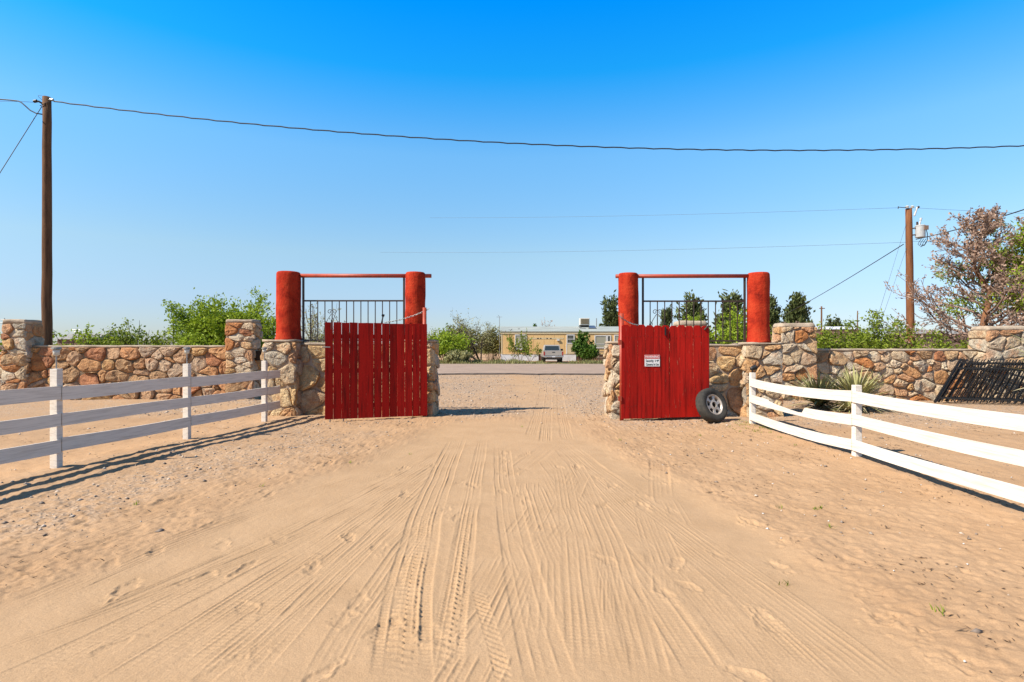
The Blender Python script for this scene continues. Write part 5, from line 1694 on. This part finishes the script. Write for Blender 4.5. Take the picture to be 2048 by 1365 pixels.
# lower sides profile along the length (y), extruded across
prof = [(0.0, 0.55), (0.75, 0.55), (0.85, 0.85), (1.55, 0.85), (1.7, 0.55), (3.9, 0.55), (4.0, 0.85), (4.7, 0.85), (4.85, 0.55), (5.4, 0.55), (5.4, 1.02), (3.9, 1.10), (3.9, 1.12), (0.0, 1.12)]
body.prism([(a, b) for a, b in prof], (tx - W2, YT, 0), (0, 1, 0), (0, 0, 1), (0.10, 0, 0))
body.prism([(a, b) for a, b in prof], (tx + W2 - 0.10, YT, 0), (0, 1, 0), (0, 0, 1), (0.10, 0, 0))
body.span((tx - W2 + 0.10, YT + 0.06, 0.56), (tx + W2 - 0.10, YT + 5.38, 0.70))
body.span((tx - W2 + 0.10, YT + 1.95, 0.70), (tx + W2 - 0.10, YT + 2.05, 1.12))
body.span((tx - W2 + 0.10, YT + 3.9, 0.70), (tx + W2 - 0.10, YT + 5.38, 1.06))
body.build('body', M['truck'], tr, bevel=0.02)
cab = [(1.97, 1.12), (3.92, 1.10), (3.45, 1.66), (3.2, 1.72), (2.25, 1.74), (2.08, 1.68)]
cm = MB()
vs = [(tx - W2 + 0.06 + (b - 1.1) * 0.22, YT + a, b) for a, b in cab] + [(tx + W2 - 0.06 - (b - 1.1) * 0.22, YT + a, b) for a, b in cab]
n6 = len(cab)
cm.add(vs, [tuple(range(n6)), tuple(range(2 * n6 - 1, n6 - 1, -1))] + [(i, n6 + i, n6 + (i + 1) % n6, (i + 1) % n6) for i in range(n6)])
cm.build('cab', M['truck'], tr, bevel=0.03)
MB().add([(tx - 0.74, YT + 1.975, 1.20), (tx + 0.74, YT + 1.975, 1.20), (tx + 0.66, YT + 2.055, 1.63), (tx - 0.66, YT + 2.055, 1.63), (tx - 0.74, YT + 1.99, 1.20), (tx + 0.74, YT + 1.99, 1.20), (tx + 0.66, YT + 2.07, 1.63), (tx - 0.66, YT + 2.07, 1.63)],
         [(0, 1, 2, 3), (7, 6, 5, 4), (0, 4, 5, 1), (1, 5, 6, 2), (2, 6, 7, 3), (3, 7, 4, 0)]).build('rear_window', M['truck_glass'], tr)
tg = MB().span((tx - 0.80, YT - 0.02, 0.70), (tx + 0.80, YT + 0.05, 1.13)).build('tailgate', M['truck'], tr, bevel=0.015)
MB().span((tx - 0.13, YT - 0.035, 0.98), (tx + 0.13, YT - 0.018, 1.05)).build('handle', M['truck_dark'], tg)
for s in (-1, 1):
    MB().span((tx + s * 0.82, YT - 0.025, 0.72), (tx + s * 0.955, YT + 0.05, 1.08)).build('tail_light', M['tail_red'], tr)
    MB().span((tx + s * 0.98, YT + 3.2, 1.14), (tx + s * 1.22, YT + 3.3, 1.34)).build('mirror', M['truck_dark'], tr, bevel=0.03)
    for yw in (1.2, 4.35):
        mm = Matrix.Translation((tx + s * 0.82, YT + yw, 0.38)) @ Matrix.Rotation(R(90), 4, 'Y')
        MB().lathe([(0.2, -0.12), (0.34, -0.12), (0.38, -0.09), (0.38, 0.09), (0.34, 0.12), (0.2, 0.12)], 20, mm).build('wheel', M['rubber'], tr, smooth=True)
bp = MB().span((tx - 0.93, YT - 0.20, 0.52), (tx + 0.93, YT - 0.03, 0.67)).build('bumper', M['chrome'], tr, bevel=0.03)
MB().span((tx - 0.16, YT - 0.215, 0.54), (tx + 0.16, YT - 0.202, 0.65)).build('number_plate', M['far_white'], bp)
MB().span((tx - 0.7, YT + 0.1, 0.33), (tx + 0.7, YT + 0.3, 0.52)).span((tx - 0.75, YT + 1.1, 0.28), (tx + 0.75, YT + 1.3, 0.44)).build('axle', M['truck_dark'], tr)

# shrubs in front of the home
bush('glossy dark green shrub against the trailer home wall', ax(1166, 57.5), 57.5, 3.0, 1.15, 60, M['leaf_deep'], nst=30, per=44, ln=0.24, wd=0.14, group='plants before the trailer home')
bush('rounded bright green shrub in front of the taller shrub by the home', ax(1177, 55), 55.0, 1.75, 0.95, 61, M['leaf_deep'], nst=34, per=60, ln=0.2, wd=0.11, group='plants before the trailer home')
def shoots(label, px, Y, h, seed, sp=0.4):
    tree('sapling', label, 'sapling', ax(px, Y), Y, h, seed, M['leaf_mid'], M['bark_grey'], nst=4, spread=0.45, nch=(4, 3), mx=2, lv=1, per=9, ln=0.22, wd=0.09, jit=0.06, tilt=0.45, width=0.7, r=0.035, group='plants before the trailer home')
shoots('leggy sapling in front of the end of the white skirting', 1026, 54, 2.5, 62)
shoots('leggy sapling below the blinded window of the home', 1040, 55, 3.1, 63)
shoots('leggy sapling between the window and the pickup', 1060, 54, 2.1, 64)
bush('pale prickly clump at the roadside near the bright bush', ax(915, 49), 49.0, 1.15, 1.1, 65, M['leaf_pale'], ln=0.22, wd=0.1, group='scrub beyond the road')
# rustic fence by the home
wf = thing('rustic_fence', 'grey timber post fence in front of the home', 'fence', (ax(1208, 56.5), 56.5, 0))
for q, tp in ((1197, 700), (1207, 707), (1213, 703), (1226, 706), (1236, 704)):
    MB().tube([(ax(q, 56.5), 56.5, -0.1), (ax(q + rnd.uniform(-.6, .6), 56.5), 56.5, az(tp, 56.5))], 0.085, 7).build('fence_post', M['wood_grey'], wf)
for zc in (0.45, 1.02):
    MB().bar((ax(1190, 56.5), 56.42, zc), (ax(1240, 56.5), 56.42, zc + 0.04), 0.05, 0.12).build('fence_rail', M['wood_grey'], wf)

# far sheds and roofs
sh = thing('grey_roofed_house', 'low grey roofed house peeping over the bushes beside the bare pole', 'house', (ax(146, 60), 62, 0))
x0, x1 = ax(108, 60), ax(192, 60)
MB().span((x0 + 0.2, 60.2, 0), (x1 - 0.2, 64, az(679, 60))).build('wall', M['far_wall'], sh)
MB().add([(x0, 60, az(679, 60)), (x1, 60, az(679, 60)), (x1 - 0.3, 62, az(668, 62)), (x0 + 0.3, 62, az(668, 62)), (x0, 64.2, az(679, 60)), (x1, 64.2, az(679, 60))],
         [(0, 1, 2, 3), (3, 2, 5, 4), (0, 3, 4), (1, 5, 2), (0, 4, 5, 1)]).build('roof', M['far_roof'], sh)
xa = ax(152, 62)
MB().tube([(xa, 62, az(669, 62)), (xa, 62, az(658, 62))], 0.03, 5).tube([(xa - 0.5, 62, az(660, 62)), (xa + 0.5, 62, az(660, 62))], 0.022, 5).tube([(xa - 0.35, 62, az(664, 62)), (xa + 0.4, 62, az(664, 62))], 0.02, 5).build('antenna', M['galv'], sh)
ft = thing('white_roofed_trailer', 'far white roofed trailer on the skyline past the square pillar', 'trailer', (ax(1665, 105), 107, 0))
x0, x1 = ax(1628, 105), ax(1718, 105)
MB().span((x0, 105, 0.4), (x1, 109, az(659, 105))).build('wall', M['far_wall'], ft)
MB().add([(x0 - .2, 104.8, az(659, 105)), (x1 + .2, 104.8, az(659, 105)), (x1 + .2, 107, az(653.5, 107)), (x0 - .2, 107, az(653.5, 107)), (x0 - .2, 109.2, az(659, 105)), (x1 + .2, 109.2, az(659, 105))],
         [(0, 1, 2, 3), (3, 2, 5, 4), (0, 3, 4), (1, 5, 2), (0, 4, 5, 1)]).build('roof', M['far_white'], ft)
bs_ = thing('brown_shed', 'low brown shed with dark roof behind the dying tree', 'shed', (ax(1890, 48), 50, 0))
x0, x1 = ax(1832, 48), ax(1990, 48)
MB().span((x0, 48, 0), (x1, 52, az(668, 48))).build('wall', M['far_wall'], bs_)
MB().add([(x0 - .2, 47.7, az(668, 48)), (x1 + .2, 47.7, az(668, 48)), (x1 + .2, 50, az(661, 50)), (x0 - .2, 50, az(661, 50)), (x0 - .2, 52.3, az(668, 48)), (x1 + .2, 52.3, az(668, 48))],
         [(0, 1, 2, 3), (3, 2, 5, 4), (0, 3, 4), (1, 5, 2), (0, 4, 5, 1)]).build('roof', M['far_roof'], bs_)
pf = thing('pipe_frame', 'thin pipe frame at the picture edge behind the stub of wall', 'pipe frame', (ax(0, 30), 30, 0))
MB().tube([(ax(-20, 30), 30, az(639, 30)), (ax(12, 30), 30, az(640, 30))], 0.02, 6).tube([(ax(-20, 30), 30, az(646, 30)), (ax(12, 30), 30, az(646.5, 30))], 0.02, 6).build('cross_pipe', M['galv'], pf)
MB().tube([(ax(9, 30), 30, 0), (ax(9, 30), 30, az(637, 30))], 0.025, 6).build('upright_pipe', M['galv'], pf)

# ------------------------------------------------------------------ ground cover: pebbles, twigs, weeds
def pebbles(name, label, P, sizes, m, seed):
    rs = np.random.RandomState(seed)
    n = len(P)
    base = np.array([(1, 0, 0), (-1, 0, 0), (0, 1, 0), (0, -1, 0), (0, 0, 0.7), (0, 0, -0.6)], float)
    fb = np.array([(0, 2, 4), (2, 1, 4), (1, 3, 4), (3, 0, 4), (2, 0, 5), (1, 2, 5), (3, 1, 5), (0, 3, 5)])
    a = rs.uniform(0, 2 * np.pi, n)
    sc3 = sizes[:, None] * rs.uniform(0.55, 1.25, (n, 3))
    v = base[None] * sc3[:, None, :]
    v = v + rs.normal(size=v.shape) * sizes[:, None, None] * 0.12
    ca, sa = np.cos(a)[:, None], np.sin(a)[:, None]
    x = v[..., 0] * ca - v[..., 1] * sa; y = v[..., 0] * sa + v[..., 1] * ca
    v = np.stack([x, y, v[..., 2]], -1) + P[:, None, :]
    f = (fb[None] + (np.arange(n) * 6)[:, None, None]).reshape(-1, 3)
    o = np_obj(name, v.reshape(-1, 3), f, m)
    return tag(o, label, None, None, 'stuff')

rs = np.random.RandomState(77)
def ground_z(X, Y):
    c = np.clip(np.searchsorted(xs, X), 0, nc - 1); r = np.clip(np.searchsorted(ys, Y), 0, nr - 1)
    return H[r, c], gr[r, c], drive[r, c]
X = rs.uniform(-9, 9, 60000); Y = rs.uniform(2.3, 29.5, 60000)
z, g, dv = ground_z(X, Y)
keep = rs.random(60000) < np.clip(g * 0.5 + (1 - dv) * 0.055, 0, 1) * np.where(Y > 14, 0.7, 1.0)
X, Y, z = X[keep], Y[keep], z[keep]
sz = 0.006 + rs.exponential(0.0075, len(X))
sz = np.clip(sz, 0.004, 0.030) * np.where(Y > 12, 1.25, 1.0)
pebbles('gravel', 'loose grey and tan pebbles strewn over the sand', np.stack([X, Y, z + sz * 0.15], 1), sz, M['pebble'], 1)
# flat bark and leaf crumbs
n = 16000
X = np.where(rs.random(n) < 0.68, rs.uniform(1.6, 11, n), rs.uniform(-9, -1.8, n)); Y = rs.uniform(2.4, 13.5, n)
z, g, dv = ground_z(X, Y)
keep = (dv < 0.25) & (rs.random(n) < 0.12 + 0.88 * (vnoise(X, Y, 0.55, 3) > 0.12))
P = np.stack([X, Y, z + 0.008], 1)[keep]
D = rs.normal(size=P.shape); D[:, 2] *= 0.15
n = len(P)
A = D / np.linalg.norm(D, axis=1, keepdims=True)
B = np.cross(A, np.array([0, 0, 1.0])) + rs.normal(size=A.shape) * 0.25
B /= np.linalg.norm(B, axis=1, keepdims=True)
l = (0.005 + rs.exponential(0.011, n))[:, None]; w_ = rs.uniform(0.0015, 0.006, n)[:, None]
C = np.cross(A, B)
vv = np.stack([P - A * l, P + B * w_, P + A * l, P - B * w_, P + C * w_ * 0.9], 1).reshape(-1, 3)
ff = (np.array([(0, 1, 4), (1, 2, 4), (2, 3, 4), (3, 0, 4)])[None] + (np.arange(n) * 5)[:, None, None]).reshape(-1, 3)
tag(np_obj('dry_twigs', vv, ff, M['twig']), 'dry twigs and bark crumbs scattered beside the drive', None, None, 'stuff')
# pale scraps
n = 60
X = rs.uniform(2, 6, n); Y = rs.uniform(2.6, 9, n)
z, g, dv = ground_z(X, Y)
pebbles('pale_litter', 'pale chips lying on the sand by the split fence', np.stack([X, Y, z + 0.006], 1), rs.uniform(0.006, 0.016, n), M['litter'], 2)

def blades_at(P, hgt, wd, lean, rs):
    n = len(P)
    a = rs.uniform(0, 2 * np.pi, n)
    h = hgt * rs.uniform(0.5, 1.2, n)
    d = np.stack([np.cos(a), np.sin(a), np.zeros(n)], 1)
    s = np.stack([-np.sin(a), np.cos(a), np.zeros(n)], 1) * (wd * rs.uniform(0.6, 1.3, n))[:, None]
    top = P + d * (h * lean * rs.uniform(0.2, 1.3, n))[:, None] + np.stack([np.zeros(n), np.zeros(n), h], 1)
    mid = P + (top - P) * 0.55 + np.stack([np.zeros(n), np.zeros(n), h * 0.1], 1)
    V_ = np.stack([P - s / 2, P + s / 2, mid + s * 0.4, mid - s * 0.4, top], 1).reshape(-1, 3)
    q = np.concatenate([np.array([(0, 1, 2)])[None] + (np.arange(n) * 5)[:, None, None], np.array([(0, 2, 3)])[None] + (np.arange(n) * 5)[:, None, None], np.array([(3, 2, 4)])[None] + (np.arange(n) * 5)[:, None, None]], 1).reshape(-1, 3)
    return V_, q
# weeds along the far edge of the road
cl = np.stack([rs.uniform(-14, 16, 420), 47.6 + rs.exponential(2.2, 420), np.zeros(420)], 1)
P = (cl[:, None, :] + rs.normal(size=(420, 26, 3)) * np.array([0.25, 0.25, 0])).reshape(-1, 3); P[:, 2] = 0
hw_ = 0.16 + 0.42 * np.clip(vnoise(P[:, 0], P[:, 1], 1.6, 71) + 0.35, 0, 1)
hw_ *= np.where(np.abs(P[:, 0] - 4.0) < 1.3, 0.3, 1.0)
V_, q = blades_at(P, hw_, 0.05, 0.6, rs)
tag(np_obj('roadside_weeds', V_, q, M['weed']), 'straw and green weeds growing along the far road edge', None, None, 'stuff')
# little green sprigs on the sand
sp = [px2w(*p) for p in ((1044, 852), (1480, 865), (1592, 893), (1640, 1012), (1632, 1013), (1400, 870), (1570, 1160), (522, 974), (270, 1010), (1660, 1050), (1240, 880), (1520, 860), (1540, 868), (1560, 880), (820, 905), (700, 925), (1560, 1010), (1880, 1230))]
P = []
for x, y in sp:
    for k in range(9):
        P.append((x + rs.normal() * 0.014, y + rs.normal() * 0.02, gz(x, y)))
for k in range(60):
    x, y = 4.6 + rs.normal() * 0.25, rs.uniform(9.6, 11)
    for j in range(6):
        P.append((x + rs.normal() * 0.03, y + rs.normal() * 0.03, gz(x, y)))
V_, q = blades_at(np.array(P), 0.034, 0.006, 1.1, rs)
tag(np_obj('green_sprigs', V_, q, M['leaf_mid']), 'tiny green grass sprigs poking out of the sand', None, None, 'stuff')
# low scrub cover beyond the walls
n = 700
cl = np.stack([np.concatenate([rs.uniform(-40, -6, n // 2), rs.uniform(7, 45, n // 2)]), rs.uniform(17.2, 28, n), np.zeros(n)], 1)
P = (cl[:, None, :] + rs.normal(size=(n, 14, 3)) * np.array([0.3, 0.3, 0])).reshape(-1, 3); P[:, 2] = 0
V_, q = blades_at(P, 0.5, 0.05, 0.5, rs)
tag(np_obj('scrub_grass', V_, q, M['weed']), 'dry scrub grass covering the land behind the walls', None, None, 'stuff')
# far band of brush that closes the horizon
P = []
for i in range(900):
    x = rs.uniform(-260, 260); y = rs.uniform(110, 170)
    hgt = rs.uniform(1.2, 3.2)
    k = 34
    P.append(np.stack([x + rs.normal(size=k) * 2.2, y + rs.normal(size=k) * 1.5, np.abs(rs.normal(size=k)) * hgt * 0.5 + 0.2], 1))
P = np.concatenate(P)
V_, q = leaf_quads(P, rs, 0.9, 0.5)
tag(np_obj('far_brush', V_, q, M['leaf_olive']), 'far low band of desert brush along the horizon', None, None, 'stuff')
